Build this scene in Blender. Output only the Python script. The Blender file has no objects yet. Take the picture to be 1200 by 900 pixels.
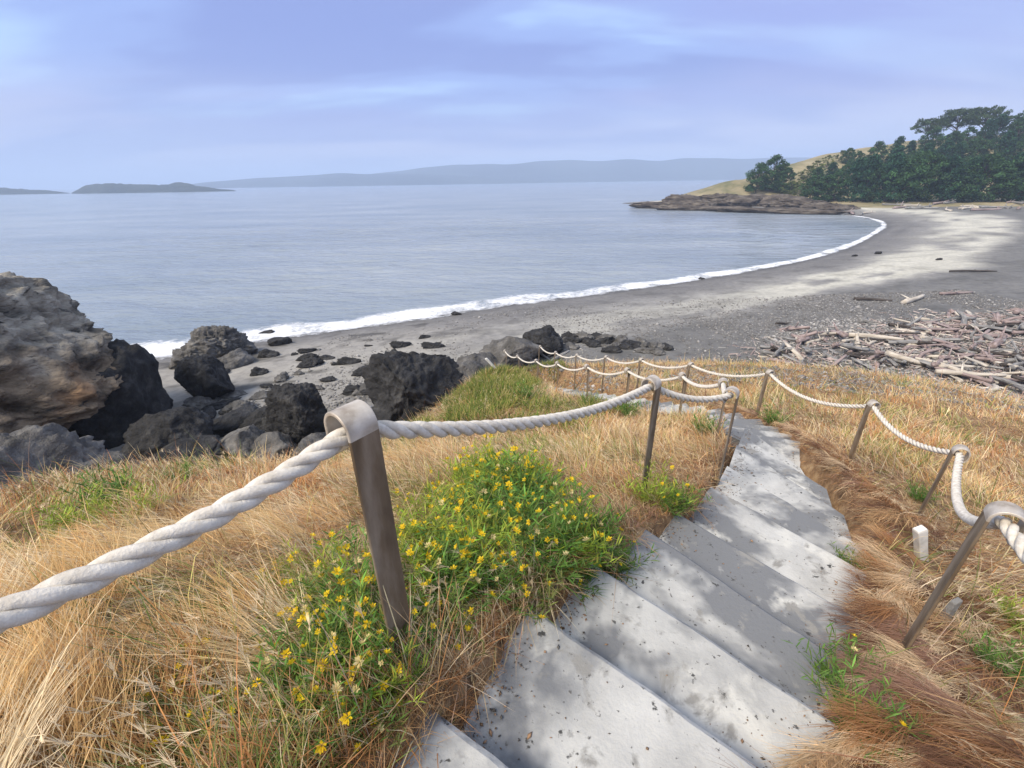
import bpy, bmesh, math, random
import numpy as np
from mathutils import Matrix, Vector
random.seed(7); RNG = np.random.default_rng(7)
sc = bpy.context.scene
C = sc.collection
rad = math.radians

# ------------------------------------------------------------------ camera
EYE = np.array([0.0, 0.0, 10.5])           # eye 10.5 m above the sea (sea level is z = 0)
FPX, PITCH, ROLL = 510.0, rad(25.0), rad(0.9)
_f = np.array([0, math.cos(PITCH), -math.sin(PITCH)]); _r0 = np.array([1.0, 0, 0]); _u0 = np.cross(_r0, _f)
_r = math.cos(ROLL)*_r0 - math.sin(ROLL)*_u0; _u = math.cos(ROLL)*_u0 + math.sin(ROLL)*_r0
cd = bpy.data.cameras.new('camera'); cam = bpy.data.objects.new('camera', cd); C.objects.link(cam)
cd.sensor_width = 36.0; cd.sensor_fit = 'HORIZONTAL'; cd.lens = FPX/1200*36; cd.clip_start = 0.05; cd.clip_end = 30000
M = Matrix.Identity(4)
for i in range(3):
    M[i][0] = _r[i]; M[i][1] = _u[i]; M[i][2] = -_f[i]; M[i][3] = EYE[i]
cam.matrix_world = M
sc.camera = cam

# ------------------------------------------------------------------ exposure, sky, sun
EXPO = 1.7
sc.view_settings.view_transform = 'Standard'; sc.view_settings.look = 'None'
sc.view_settings.gamma = 1.0; sc.view_settings.use_curve_mapping = False
sc.view_settings.exposure = EXPO
SUN_EL, SUN_AZ = rad(48), rad(-125)        # sun high behind the thin cloud, behind and to the left
w = bpy.data.worlds.new('World'); sc.world = w; w.use_nodes = True
nt = w.node_tree; nt.nodes.clear()
def N(t, **k):
    n = nt.nodes.new(t)
    for a, v in k.items(): setattr(n, a, v)
    return n
def L(a, b): nt.links.new(a, b)
out = N('ShaderNodeOutputWorld'); bg = N('ShaderNodeBackground'); bg.inputs[1].default_value = 0.1
sky = N('ShaderNodeTexSky', sky_type='NISHITA', sun_disc=False, sun_elevation=SUN_EL, sun_rotation=SUN_AZ, altitude=10, air_density=1.2, dust_density=2.0)
tc = N('ShaderNodeTexCoord'); sp = N('ShaderNodeSeparateXYZ'); L(tc.outputs['Generated'], sp.inputs[0])
def math_(op, a, b=None):
    n = N('ShaderNodeMath', operation=op)
    for i, v in enumerate((a, b)):
        if v is None: continue
        if isinstance(v, (int, float)): n.inputs[i].default_value = v
        else: L(v, n.inputs[i])
    return n.outputs[0]
zc = math_('ADD', math_('MAXIMUM', sp.outputs[2], 0.0), 0.16)
px_ = math_('DIVIDE', sp.outputs[0], zc); py_ = math_('DIVIDE', sp.outputs[1], zc)
cb = N('ShaderNodeCombineXYZ'); L(px_, cb.inputs[0]); L(py_, cb.inputs[1])
def noise_w(scale, detail, loc, rot=0.0, stretch=(1, 1, 1)):
    m = N('ShaderNodeMapping'); L(cb.outputs[0], m.inputs[0])
    m.inputs['Location'].default_value = loc; m.inputs['Rotation'].default_value = (0, 0, rot); m.inputs['Scale'].default_value = stretch
    n = N('ShaderNodeTexNoise'); n.inputs['Scale'].default_value = scale; n.inputs['Detail'].default_value = detail
    n.inputs['Roughness'].default_value = 0.5; n.inputs['Distortion'].default_value = 0.25
    L(m.outputs[0], n.inputs['Vector']); return n.outputs[0]
def ramp_(x, stops, interp='EASE'):
    r = N('ShaderNodeValToRGB'); L(x, r.inputs[0]); r.color_ramp.interpolation = interp
    e = r.color_ramp.elements
    while len(e) < len(stops): e.new(0.5)
    for q, (p, c) in zip(e, stops): q.position = p; q.color = (*c, 1)
    return r.outputs[0]
def mix_(f, a, b):
    n = N('ShaderNodeMix', data_type='RGBA')
    if isinstance(f, (int, float)): n.inputs[0].default_value = f
    else: L(f, n.inputs[0])
    for i, v in ((6, a), (7, b)):
        if isinstance(v, tuple): n.inputs[i].default_value = (*v, 1)
        else: L(v, n.inputs[i])
    return n.outputs[2]
k = 10.0/2**EXPO                           # cloud colours below are as they show in the picture (linear)
def kc(c): return tuple(v*k for v in c)
n1 = noise_w(0.95, 4, (4.3, 0.9, 0), -0.6, (0.5, 1.35, 1))
n2 = noise_w(0.42, 3, (9.2, 4.4, 2), 0.9, (0.7, 1.1, 1))
c1 = ramp_(n1, [(0.39, kc((0.235, 0.31, 0.74))), (0.50, kc((0.325, 0.45, 0.92))), (0.61, kc((0.50, 0.72, 1.10)))])
lav = ramp_(n2, [(0.44, (0, 0, 0)), (0.58, (1, 1, 1))])
lv = N('ShaderNodeSeparateColor'); L(lav, lv.inputs[0])
c2 = mix_(math_('MULTIPLY', lv.outputs[0], 0.65), c1, kc((0.345, 0.355, 0.80)))
hz = ramp_(sp.outputs[2], [(0.0, (0.9, 0.9, 0.9)), (0.075, (0.75,)*3), (0.19, (0, 0, 0))])
hs = N('ShaderNodeSeparateColor'); L(hz, hs.inputs[0])
n3 = noise_w(0.8, 3, (1.0, 6.0, 5), 0.1, (0.5, 1, 1))
hcol = ramp_(n3, [(0.40, kc((0.33, 0.40, 0.76))), (0.58, kc((0.66, 0.69, 0.94)))])
c3 = mix_(hs.outputs[0], c2, hcol)
zn = ramp_(sp.outputs[2], [(0.22, (0, 0, 0)), (0.75, (1, 1, 1))]); zs = N('ShaderNodeSeparateColor'); L(zn, zs.inputs[0])
c3 = mix_(math_('MULTIPLY', zs.outputs[0], 0.85), c3, kc((0.74, 0.83, 0.95)))   # the cloud brightens and whitens towards the zenith, as it starts to at the top of the view
c4 = mix_(0.94, sky.outputs[0], c3)        # thin overcast in front of the clear sky
L(c4, bg.inputs[0]); L(bg.outputs[0], out.inputs[0])
sd = bpy.data.lights.new('sun', 'SUN'); sun = bpy.data.objects.new('sun', sd); C.objects.link(sun)
sd.energy = 1.5; sd.angle = rad(22); sd.color = (1.0, 0.88, 0.71)
sdir = Vector((math.sin(SUN_AZ)*math.cos(SUN_EL), math.cos(SUN_AZ)*math.cos(SUN_EL), math.sin(SUN_EL)))
sun.rotation_euler = sdir.to_track_quat('Z', 'Y').to_euler(); sun.location = (0, 0, 60)

# ------------------------------------------------------------------ helpers
def ray(x, y): return (FPX*_f + (x-600)*_r + (450-y)*_u)/FPX
def pt(x, y, t): return EYE + ray(x, y)*t
def at_z(x, y, z):
    d = ray(x, y); return EYE + d*((z-EYE[2])/d[2])
def _hash(i, j, kk, s):
    h = (i*374761393 + j*668265263 + kk*2147483647 + s*974711) & 0xffffffff
    h = ((h ^ (h >> 13))*1274126177) & 0xffffffff
    return ((h ^ (h >> 16)) & 0xffff)/65535.0
def vnoise(p, s=0):
    p = np.asarray(p, float); q = np.floor(p).astype(np.int64); f = p-q; f = f*f*(3-2*f); r = 0
    for a in (0, 1):
        for b in (0, 1):
            for c in (0, 1):
                wgt = (f[..., 0] if a else 1-f[..., 0])*(f[..., 1] if b else 1-f[..., 1])*(f[..., 2] if c else 1-f[..., 2])
                r = r + wgt*_hash(q[..., 0]+a, q[..., 1]+b, q[..., 2]+c, s)
    return r
def fbm(p, o=4, s=0, g=0.5):
    p = np.asarray(p, float); a, r, n = 1.0, 0, 0
    for i in range(o):
        r = r + a*vnoise(p*2**i + 17.3*i, s+i); n += a; a *= g
    return r/n
def fbm2(x, y, sc_, o=3, s=0, g=0.5):
    x = np.asarray(x, float); return fbm(np.stack([x*sc_, np.asarray(y, float)*sc_, np.zeros_like(x)], -1), o, s, g)
def sstep(a, b, x):
    t = np.clip((np.asarray(x, float)-a)/(b-a), 0, 1); return t*t*(3-2*t)

def link(name, me, mat=None, parent=None):
    o = bpy.data.objects.new(name, me); C.objects.link(o)
    if mat is not None and me is not None and not len(me.materials): me.materials.append(mat)
    if parent is not None: o.parent = parent
    return o
def tag(o, label, cat, group=None):
    o['label'] = label; o['category'] = cat
    if group: o['group'] = group
    return o
def empty(name, loc=(0, 0, 0), rz=0.0):
    o = bpy.data.objects.new(name, None); o.location = [float(v) for v in loc]; o.rotation_euler = (0, 0, rz); C.objects.link(o); o.empty_display_size = 0.2; return o
def mesh(name, v, f, smooth=True):
    """v (n,3); f = list of (k, m) index arrays"""
    me = bpy.data.meshes.new(name); v = np.asarray(v, np.float32)
    me.vertices.add(len(v)); me.vertices.foreach_set('co', v.ravel())
    fs = f if isinstance(f, (list, tuple)) and len(f) and isinstance(f[0], np.ndarray) and f[0].ndim == 2 else [np.asarray(f)]
    li = np.concatenate([a.ravel() for a in fs]); tot = np.concatenate([np.full(len(a), a.shape[1]) for a in fs])
    st = np.concatenate([[0], np.cumsum(tot)[:-1]])
    me.loops.add(len(li)); me.loops.foreach_set('vertex_index', li.astype(np.int32))
    me.polygons.add(len(tot)); me.polygons.foreach_set('loop_start', st.astype(np.int32)); me.polygons.foreach_set('loop_total', tot.astype(np.int32))
    me.polygons.foreach_set('use_smooth', np.full(len(tot), bool(smooth)))
    me.update(calc_edges=True); me.validate(); return me
def colour(me, cols, name='Col'):
    a = me.color_attributes.new(name, 'FLOAT_COLOR', 'POINT')
    c = np.ones((len(cols), 4), np.float32); c[:, :3] = cols; a.data.foreach_set('color', c.ravel())
def grid_faces(nu, nv):
    i = np.arange(nu-1)[:, None]; j = np.arange(nv-1)[None]
    a = (i*nv+j).ravel(); return np.stack([a, a+nv, a+nv+1, a+1], 1)
def tube(path, radii, n=8, phase=None, squash=1.0, caps=True):
    path = np.asarray(path, float); m = len(path); tan = np.gradient(path, axis=0); tan /= np.linalg.norm(tan, axis=1)[:, None]
    ref = np.array([0, 0, 1.0]) if abs(tan[:, 2]).max() < 0.95 else np.array([1.0, 0.3, 0])
    s = np.cross(tan, ref); s /= np.linalg.norm(s, axis=1)[:, None]; u = np.cross(s, tan)
    a = np.linspace(0, 2*math.pi, n, endpoint=False)
    radii = np.broadcast_to(np.asarray(radii, float).reshape(m, -1), (m, n)) if np.ndim(radii) else np.full((m, n), radii)
    v = path[:, None] + radii[:, :, None]*(np.cos(a)[None, :, None]*s[:, None] + squash*np.sin(a)[None, :, None]*u[:, None])
    i = np.arange(m-1)[:, None]; j = np.arange(n)[None]
    f = np.stack([(i*n+j).ravel(), (i*n+(j+1) % n).ravel(), ((i+1)*n+(j+1) % n).ravel(), ((i+1)*n+j).ravel()], 1)
    v = v.reshape(-1, 3); fs = [f]
    if caps:
        v = np.vstack([v, path[0], path[-1]]); jj = np.arange(n)
        fs.append(np.stack([(jj+1) % n, jj, np.full(n, m*n)], 1)); fs.append(np.stack([(m-1)*n+jj, (m-1)*n+(jj+1) % n, np.full(n, m*n+1)], 1))
    return v, fs
def join(parts):
    vs, fq, o = [], {}, 0
    for v, fs in parts:
        vs.append(v)
        for a in fs: fq.setdefault(a.shape[1], []).append(a+o)
        o += len(v)
    return np.vstack(vs), [np.vstack(x) for x in fq.values()]

def blades(base, az, length, th0, dth, width, seg=3, taper=True, twist=None):
    """curved grass blades / leaves, vectorised; th = angle from the vertical"""
    n = len(base); az = np.asarray(az); dirv = np.stack([np.sin(az), np.cos(az)], 1)
    tw = az + math.pi/2 + (0 if twist is None else twist); sd_ = np.stack([np.sin(tw), np.cos(tw)], 1)
    p = base.astype(float).copy(); rings = [p.copy()]
    for i in range(seg):
        th = th0 + dth*(i+0.5)/seg; l = length/seg
        p = p.copy(); p[:, :2] += dirv*(np.sin(th)*l)[:, None]; p[:, 2] += np.cos(th)*l; rings.append(p)
    vs = []; wprof = [1.0, 0.95, 0.62, 0.35][:seg] if taper else [0.45, 1.0, 0.8, 0.5][:seg]
    for i in range(seg):
        o = np.zeros((n, 3)); o[:, :2] = sd_*(width*wprof[i]*0.5)[:, None]; vs += [rings[i]-o, rings[i]+o]
    vs.append(rings[seg]); m = 2*seg+1
    v = np.stack(vs, 1).reshape(-1, 3); b = (np.arange(n)*m)[:, None]
    q = np.concatenate([b+np.array([2*i, 2*i+1, 2*i+3, 2*i+2]) for i in range(seg-1)]) if seg > 1 else None
    t = b+np.array([2*seg-2, 2*seg-1, 2*seg])
    return v, ([q, t] if q is not None else [t]), m

# ------------------------------------------------------------------ materials
def pmat(name, stops, scale=4.0, detail=6, rough=0.85, bump=0.3, bscale=None, bdist=0.02, coord='Object', stretch=(1, 1, 1), metallic=0.0,
         attr=None, attr_mix=0.0, overlay=None, spec=0.3, transl=0.0):
    m = bpy.data.materials.new(name); m.use_nodes = True; t = m.node_tree; t.nodes.clear()
    def n_(tp, **k_):
        n = t.nodes.new(tp)
        for a, v in k_.items(): setattr(n, a, v)
        return n
    l_ = t.links.new
    o = n_('ShaderNodeOutputMaterial'); b = n_('ShaderNodeBsdfPrincipled'); l_(b.outputs[0], o.inputs[0])
    b.inputs['Roughness'].default_value = rough; b.inputs['Metallic'].default_value = metallic; b.inputs['Specular IOR Level'].default_value = spec
    c = n_('ShaderNodeTexCoord'); mp = n_('ShaderNodeMapping'); mp.inputs['Scale'].default_value = stretch
    if coord == 'World':
        g = n_('ShaderNodeNewGeometry'); l_(g.outputs['Position'], mp.inputs[0])
    else: l_(c.outputs[coord], mp.inputs[0])
    def noise(s_, d_, off=0.0, dist=0.0):
        x = n_('ShaderNodeTexNoise'); x.inputs['Scale'].default_value = s_; x.inputs['Detail'].default_value = d_; x.inputs['Distortion'].default_value = dist
        x.inputs['Roughness'].default_value = 0.6
        if off:
            mm = n_('ShaderNodeMapping'); mm.inputs['Location'].default_value = (off, off*2, off*3); l_(mp.outputs[0], mm.inputs[0]); l_(mm.outputs[0], x.inputs['Vector'])
        else: l_(mp.outputs[0], x.inputs['Vector'])
        return x.outputs[0]
    def ramp(x, st):
        r = n_('ShaderNodeValToRGB'); l_(x, r.inputs[0]); e = r.color_ramp.elements
        while len(e) < len(st): e.new(0.5)
        for q, (p_, cc) in zip(e, st): q.position = p_; q.color = (*cc, 1)
        return r.outputs[0]
    def mix(f, a, bb, mode='MIX'):
        x = n_('ShaderNodeMix', data_type='RGBA', blend_type=mode)
        if isinstance(f, float): x.inputs[0].default_value = f
        else: l_(f, x.inputs[0])
        for i, v in ((6, a), (7, bb)):
            if isinstance(v, tuple): x.inputs[i].default_value = (*v, 1)
            else: l_(v, x.inputs[i])
        return x.outputs[2]
    col = ramp(noise(scale, detail), stops)
    if attr:
        at = n_('ShaderNodeAttribute', attribute_name=attr)
        col = mix(float(attr_mix), at.outputs[0], col) if attr_mix <= 1 else mix(1.0, at.outputs[0], col, 'MULTIPLY')
    for ov in (overlay or []):             # (colour, scale, lo, hi, offset, distortion)
        f = ramp(noise(ov[1], 5, ov[4], ov[5] if len(ov) > 5 else 0.0), [(ov[2], (0, 0, 0)), (ov[3], (1, 1, 1))])
        col = mix(f, col, ov[0])
    l_(col, b.inputs['Base Color'])
    if bump:
        bp = n_('ShaderNodeBump'); bp.inputs['Strength'].default_value = bump; bp.inputs['Distance'].default_value = bdist
        l_(noise(bscale or scale*4, 8, 3.7), bp.inputs['Height']); l_(bp.outputs[0], b.inputs['Normal'])
    if transl:
        tr = n_('ShaderNodeBsdfTranslucent'); l_(col, tr.inputs[0]); mx = n_('ShaderNodeMixShader'); mx.inputs[0].default_value = transl
        l_(b.outputs[0], mx.inputs[1]); l_(tr.outputs[0], mx.inputs[2]); l_(mx.outputs[0], o.inputs[0])
    return m
g_ = lambda v, a=0, b=0: (v+a, v, v+b)
M_soil = pmat('soil_thatch', [(0.3, (0.10, 0.06, 0.035)), (0.5, (0.27, 0.165, 0.085)), (0.7, (0.42, 0.29, 0.16))], 9, 8, 0.95, 0.8, 40, 0.03, 'World')
M_beach = pmat('beach_sand', [(0.3, (0.72, 0.72, 0.73)), (0.5, (0.95, 0.95, 0.95)), (0.7, (1.12, 1.12, 1.10))], 2.2, 9, 0.9, 0.5, 14, 0.05, 'World', attr='Col', attr_mix=2)
M_conc = pmat('concrete', [(0.34, (0.34, 0.342, 0.335)), (0.5, (0.455, 0.455, 0.44)), (0.66, (0.54, 0.54, 0.52))], 3.0, 8, 0.9, 0.6, 55, 0.007, 'World',
              overlay=[((0.185, 0.192, 0.202), 0.95, 0.465, 0.53, 2.2, 0.25), ((0.57, 0.565, 0.53), 2.0, 0.56, 0.64, 5.1, 0.3), ((0.27, 0.265, 0.25), 6, 0.58, 0.66, 7.7, 0.5), ((0.07, 0.07, 0.068), 11, 0.645, 0.68, 8.3), ((0.11, 0.108, 0.105), 34, 0.645, 0.69, 4.0)])
M_rope = pmat('rope_fibre', [(0.3, (0.50, 0.455, 0.39)), (0.55, (0.70, 0.655, 0.58)), (0.75, (0.78, 0.74, 0.67))], 30, 6, 0.95, 0.7, 160, 0.004, 'Object')
M_steel = pmat('weathered_steel', [(0.3, (0.10, 0.070, 0.045)), (0.5, (0.19, 0.142, 0.096)), (0.72, (0.33, 0.275, 0.215))], 13, 8, 0.6, 0.5, 70, 0.004, 'Object', (1, 1, 0.22), 0.25,
               overlay=[((0.25, 0.125, 0.05), 9, 0.56, 0.70, 3.3)])
M_steel_pale = pmat('worn_bright_steel', [(0.3, (0.24, 0.195, 0.15)), (0.5, (0.47, 0.42, 0.36)), (0.72, (0.66, 0.62, 0.56))], 11, 8, 0.5, 0.3, 70, 0.003, 'Object', metallic=0.2,
                    overlay=[((0.25, 0.17, 0.10), 10, 0.62, 0.74, 3.3)])
M_rockbig = pmat('lichen_rock', [(0.30, (0.06, 0.058, 0.055)), (0.45, (0.19, 0.18, 0.165)), (0.58, (0.32, 0.305, 0.28)), (0.72, (0.46, 0.45, 0.42))], 0.9, 10, 0.9, 1.0, 4, 0.25, 'Object', (1, 1, 2.0),
                 attr='Col', attr_mix=2, overlay=[((0.05, 0.048, 0.045), 1.7, 0.60, 0.68, 1.3, 0.5)])
M_rockdark = pmat('dark_tidal_rock', [(0.30, (0.012, 0.012, 0.013)), (0.55, (0.04, 0.04, 0.042)), (0.72, (0.10, 0.098, 0.095))], 1.6, 10, 0.8, 1.0, 5, 0.2, 'Object')
M_rockgrey = pmat('grey_rock', [(0.30, (0.055, 0.053, 0.05)), (0.5, (0.135, 0.13, 0.125)), (0.70, (0.26, 0.25, 0.235))], 1.4, 10, 0.88, 1.0, 5, 0.2, 'Object')
M_rockpale = pmat('pale_grey_rock', [(0.30, (0.14, 0.14, 0.135)), (0.5, (0.27, 0.265, 0.255)), (0.70, (0.40, 0.39, 0.37))], 1.4, 10, 0.88, 0.8, 7, 0.06, 'Object')
M_ledge = pmat('brown_ledge_rock', [(0.30, (0.025, 0.021, 0.018)), (0.5, (0.085, 0.07, 0.058)), (0.70, (0.20, 0.175, 0.145))], 0.25, 10, 0.9, 0.9, 1.0, 0.4, 'Object', (1, 1, 3))
M_grass = pmat('grass_blades', [(0.3, (0.8, 0.8, 0.8)), (0.7, (1.15, 1.15, 1.15))], 20, 3, 0.8, 0, coord='World', attr='Col', attr_mix=2, transl=0.25, spec=0.15)
M_leaf = pmat('plant_leaves', [(0.3, (0.8, 0.8, 0.8)), (0.7, (1.2, 1.2, 1.2))], 25, 3, 0.6, 0, coord='World', attr='Col', attr_mix=2, transl=0.3, spec=0.3)
M_petal = pmat('yellow_petals', [(0.3, (0.80, 0.50, 0.015)), (0.7, (0.88, 0.70, 0.03))], 60, 2, 0.6, 0, coord='World', transl=0.3)
M_petal_old = pmat('faded_petals', [(0.3, (0.70, 0.55, 0.20)), (0.7, (0.80, 0.70, 0.40))], 60, 2, 0.7, 0, coord='World', transl=0.3)
M_foam = None
def woodmat(name, a, b, c):
    return pmat(name, [(0.3, a), (0.5, b), (0.7, c)], 3.0, 8, 0.9, 0.7, 10, 0.03, 'Object', (0.25, 2.2, 2.2))
M_wood = [woodmat('driftwood_rosy', (0.13, 0.098, 0.092), (0.31, 0.245, 0.235), (0.46, 0.385, 0.37)),
          woodmat('driftwood_grey', (0.09, 0.087, 0.085), (0.24, 0.235, 0.23), (0.42, 0.41, 0.40)),
          woodmat('driftwood_bleached', (0.30, 0.26, 0.21), (0.52, 0.47, 0.40), (0.68, 0.63, 0.56)),
          woodmat('driftwood_dark', (0.02, 0.018, 0.018), (0.07, 0.06, 0.055), (0.16, 0.14, 0.13))]
M_bark = pmat('bark', [(0.3, (0.05, 0.04, 0.03)), (0.7, (0.14, 0.11, 0.085))], 3, 5, 0.95, 0.5)
M_crown = pmat('tree_foliage', [(0.3, (0.8, 0.8, 0.8)), (0.7, (1.2, 1.2, 1.2))], 0.3, 3, 0.8, 0, coord='World', attr='Col', attr_mix=2, transl=0.2, spec=0.2)
M_hillgrass = pmat('headland_grass', [(0.32, (0.12, 0.125, 0.06)), (0.5, (0.25, 0.215, 0.125)), (0.68, (0.35, 0.30, 0.19))], 0.10, 8, 0.95, 0.8, 0.6, 0.5, 'World')
M_island = pmat('island_forest', [(0.3, (0.012, 0.02, 0.02)), (0.7, (0.05, 0.06, 0.05))], 0.02, 8, 0.95, 0.8, 0.05, 8, 'World')
M_far = pmat('far_hill_forest', [(0.3, (0.02, 0.03, 0.04)), (0.7, (0.07, 0.09, 0.10))], 0.002, 8, 0.95, 0.3, 0.01, 30, 'World')
M_white = pmat('white_painted_wood', [(0.3, (0.55, 0.54, 0.50)), (0.6, (0.76, 0.75, 0.72))], 12, 6, 0.8, 0.4, 60, 0.004)
M_peb = pmat('pebbles', [(0.3, (0.8, 0.8, 0.8)), (0.7, (1.15, 1.15, 1.15))], 8, 4, 0.85, 0, coord='World', attr='Col', attr_mix=2)

# ------------------------------------------------------------------ shoreline, beach and hill heights
SHORE_PX = [(200, 415), (300, 399), (400, 385), (500, 371), (600, 356), (700, 344), (800, 330), (880, 317), (950, 303), (1000, 287), (1030, 271), (1037, 264), (1028, 258), (1000, 253), (940, 249), (880, 246), (800, 243), (735, 239)]
shore = [tuple(at_z(x, y, 0.0)[:2]) for x, y in SHORE_PX]
shore = [(-400, -160), (-120, -10), (-60, 12), (-36, 23)] + shore + [(shore[-1][0]+6, shore[-1][1]+14), (110, 262), (190, 330), (420, 480), (900, 900)]
def spline(pts, n=10):
    p = np.asarray(pts, float); P = np.vstack([2*p[0]-p[1], p, 2*p[-1]-p[-2]]); o = []
    for i in range(1, len(P)-2):
        t = np.linspace(0, 1, n, endpoint=False)[:, None]; a, b, c, d = P[i-1], P[i], P[i+1], P[i+2]
        o.append(0.5*((2*b)+(c-a)*t+(2*a-5*b+4*c-d)*t**2+(-a+3*b-3*c+d)*t**3))
    return np.vstack(o+[p[-1:]])
SH = spline(shore, 6)
def seg_dist(P, A, B):
    """distance of points P to the polyline A->B, with the nearest segment and parameter"""
    best = np.full(len(P), 1e9); bi = np.zeros(len(P), int); bt = np.zeros(len(P)); bs = np.zeros(len(P))
    for i in range(len(A)):
        d = B[i]-A[i]; t = np.clip(((P-A[i])@d)/(d@d), 0, 1); q = A[i]+t[:, None]*d; e = P-q; r = np.hypot(e[:, 0], e[:, 1])
        m = r < best; best[m] = r[m]; bi[m] = i; bt[m] = t[m]; bs[m] = (d[0]*e[m, 1]-d[1]*e[m, 0])
    return best, bi, bt, bs
def shore_d(x, y):
    P = np.stack([np.ravel(x), np.ravel(y)], 1); d, i, t, s = seg_dist(P, SH[:-1], SH[1:])
    poly = np.vstack([SH, [(900, -900), (-400, -900)]]); ins = np.zeros(len(P), bool); j = len(poly)-1
    for i in range(len(poly)):
        a, b = poly[i], poly[j]
        c = ((a[1] > P[:, 1]) != (b[1] > P[:, 1])) & (P[:, 0] < (b[0]-a[0])*(P[:, 1]-a[1])/(b[1]-a[1]+1e-12)+a[0]); ins ^= c; j = i
    return np.where(ins, d, -d).reshape(np.shape(x))
def beach_h(x, y, d=None):
    d = shore_d(x, y) if d is None else d
    up = 1.55*(1-np.exp(-np.maximum(d, 0)/15.0))+0.006*np.maximum(d, 0)
    return np.where(d > 0, up, 0.10*d) + 0.10*(fbm2(x, y, 0.35, 3, 5)-0.5)*sstep(0, 6, np.abs(d)) + 0.05*(fbm2(x, y, 1.6, 2, 9)-0.5)*sstep(0, 4, np.abs(d))

# --- the flight of steps: nosing lines (ends of each front edge), fitted from the picture at 0.165 m a step
NOSE_PX = [((515, 835), (690, 975)), ((627, 713), (905, 905)), ((690, 655), (985, 850)), ((762, 622), (1002, 783)), ((797, 602), (1005, 722)), ((838, 572), (1012, 668)), ((856, 547), (1010, 640)), ((866, 522), (985, 600)), ((872, 511), (965, 570)), ((875, 501), (935, 545))]
RISE = 0.165
steps = []
for kk, (a, b) in enumerate(NOSE_PX):
    z = EYE[2]-1.70-RISE*(kk-1)
    A, B = at_z(*a, z), at_z(*b, z)
    if kk == 0: dv = (B-A)/np.linalg.norm(B-A); B = A+dv*1.05
    steps.append((A, B))
d0 = np.array([0.6157, 0.788, 0])          # two more behind, where the photographer stands
for kk in range(2):
    A, B = steps[0]; sh = -d0*0.52+np.array([0, 0, RISE]); steps.insert(0, (A+sh, B+sh))
# lower flight: centre line after the bend, in metres relative to the eye (x, y)
LOW = spline([(3.15, 4.75), (3.55, 5.7), (3.72, 6.6), (3.62, 7.5), (3.3, 8.7), (2.95, 9.9), (2.55, 11.2), (2.1, 12.7), (1.65, 14.3), (1.2, 15.9), (0.75, 17.4), (0.35, 18.7)], 24)
cum = np.concatenate([[0], np.cumsum(np.hypot(*np.diff(LOW, axis=0).T))])
zs0 = steps[-1][0][2]; s = 0.45; z = zs0
zend = 10.5-8.55; nlow = int((cum[-1]-0.4)/0.50); rise2 = (zs0-zend)/nlow
for kk in range(nlow):
    p = np.array([np.interp(s, cum, LOW[:, 0]), np.interp(s, cum, LOW[:, 1])]); q = np.array([np.interp(s+0.1, cum, LOW[:, 0]), np.interp(s+0.1, cum, LOW[:, 1])])
    t = (q-p)/np.linalg.norm(q-p); nrm = np.array([t[1], -t[0]]); z -= rise2
    steps.append((np.array([*(p-nrm*0.56), z]), np.array([*(p+nrm*0.56), z]))); s += 0.50
path_c = np.array([(a+b)/2 for a, b in steps]); path_w = np.array([np.linalg.norm(a-b) for a, b in steps])
p0 = path_c[0]-d0*3+np.array([0, 0, 0.9]); path_c = np.vstack([p0, path_c]); path_w = np.concatenate([[1.05], path_w])

# --- rope posts, from the picture: foot and top pixels; distance from the visible height (0.95 m)
POST_H = 0.95
def post_from(top, bot):
    a, b = ray(*top), ray(*bot); ra, rb = math.hypot(*a[:2]), math.hypot(*b[:2])
    D = POST_H/(a[2]/ra-b[2]/rb); az = math.atan2(a[0], a[1]); return np.array([D*math.sin(az), D*math.cos(az), EYE[2]+D*a[2]/ra])
def post_on(top, x, y):
    a = ray(*top); D = math.hypot(x, y); az = math.atan2(a[0], a[1]); return np.array([D*math.sin(az), D*math.cos(az), EYE[2]+D*a[2]/math.hypot(*a[:2])])
inner = [np.array([-1.40, -0.52, EYE[2]+0.02]), post_from((422, 485), (472, 772)), post_from((772, 445), (756, 578)), post_from((866, 457), (842, 567)), post_on((854, 445), 2.62, 4.75),
         post_on((804, 437), 2.92, 6.7), post_on((738, 431), 2.5, 8.6), post_on((690, 427), 1.91, 9.96), post_on((655, 424), 1.44, 12.28), post_on((630, 421), 0.9, 14.1), post_on((608, 416), 0.3, 16.3), post_on((593, 410), -0.2, 18.0)]
outer = [np.array([0.92, -0.35, EYE[2]-0.55]), post_from((1165, 590), (1055, 770)), post_from((1120, 522), (1066, 618)), post_from((1020, 470), (990, 545)), post_from((900, 434), (885, 490)),
         post_on((808, 425), 3.88, 8.8), post_on((750, 420), 3.35, 10.6), post_on((709, 417), 2.85, 12.3), post_on((675, 415), 2.26, 14.3), post_on((650, 412), 1.72, 16.2), post_on((632, 405), 1.2, 18.0)]

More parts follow.
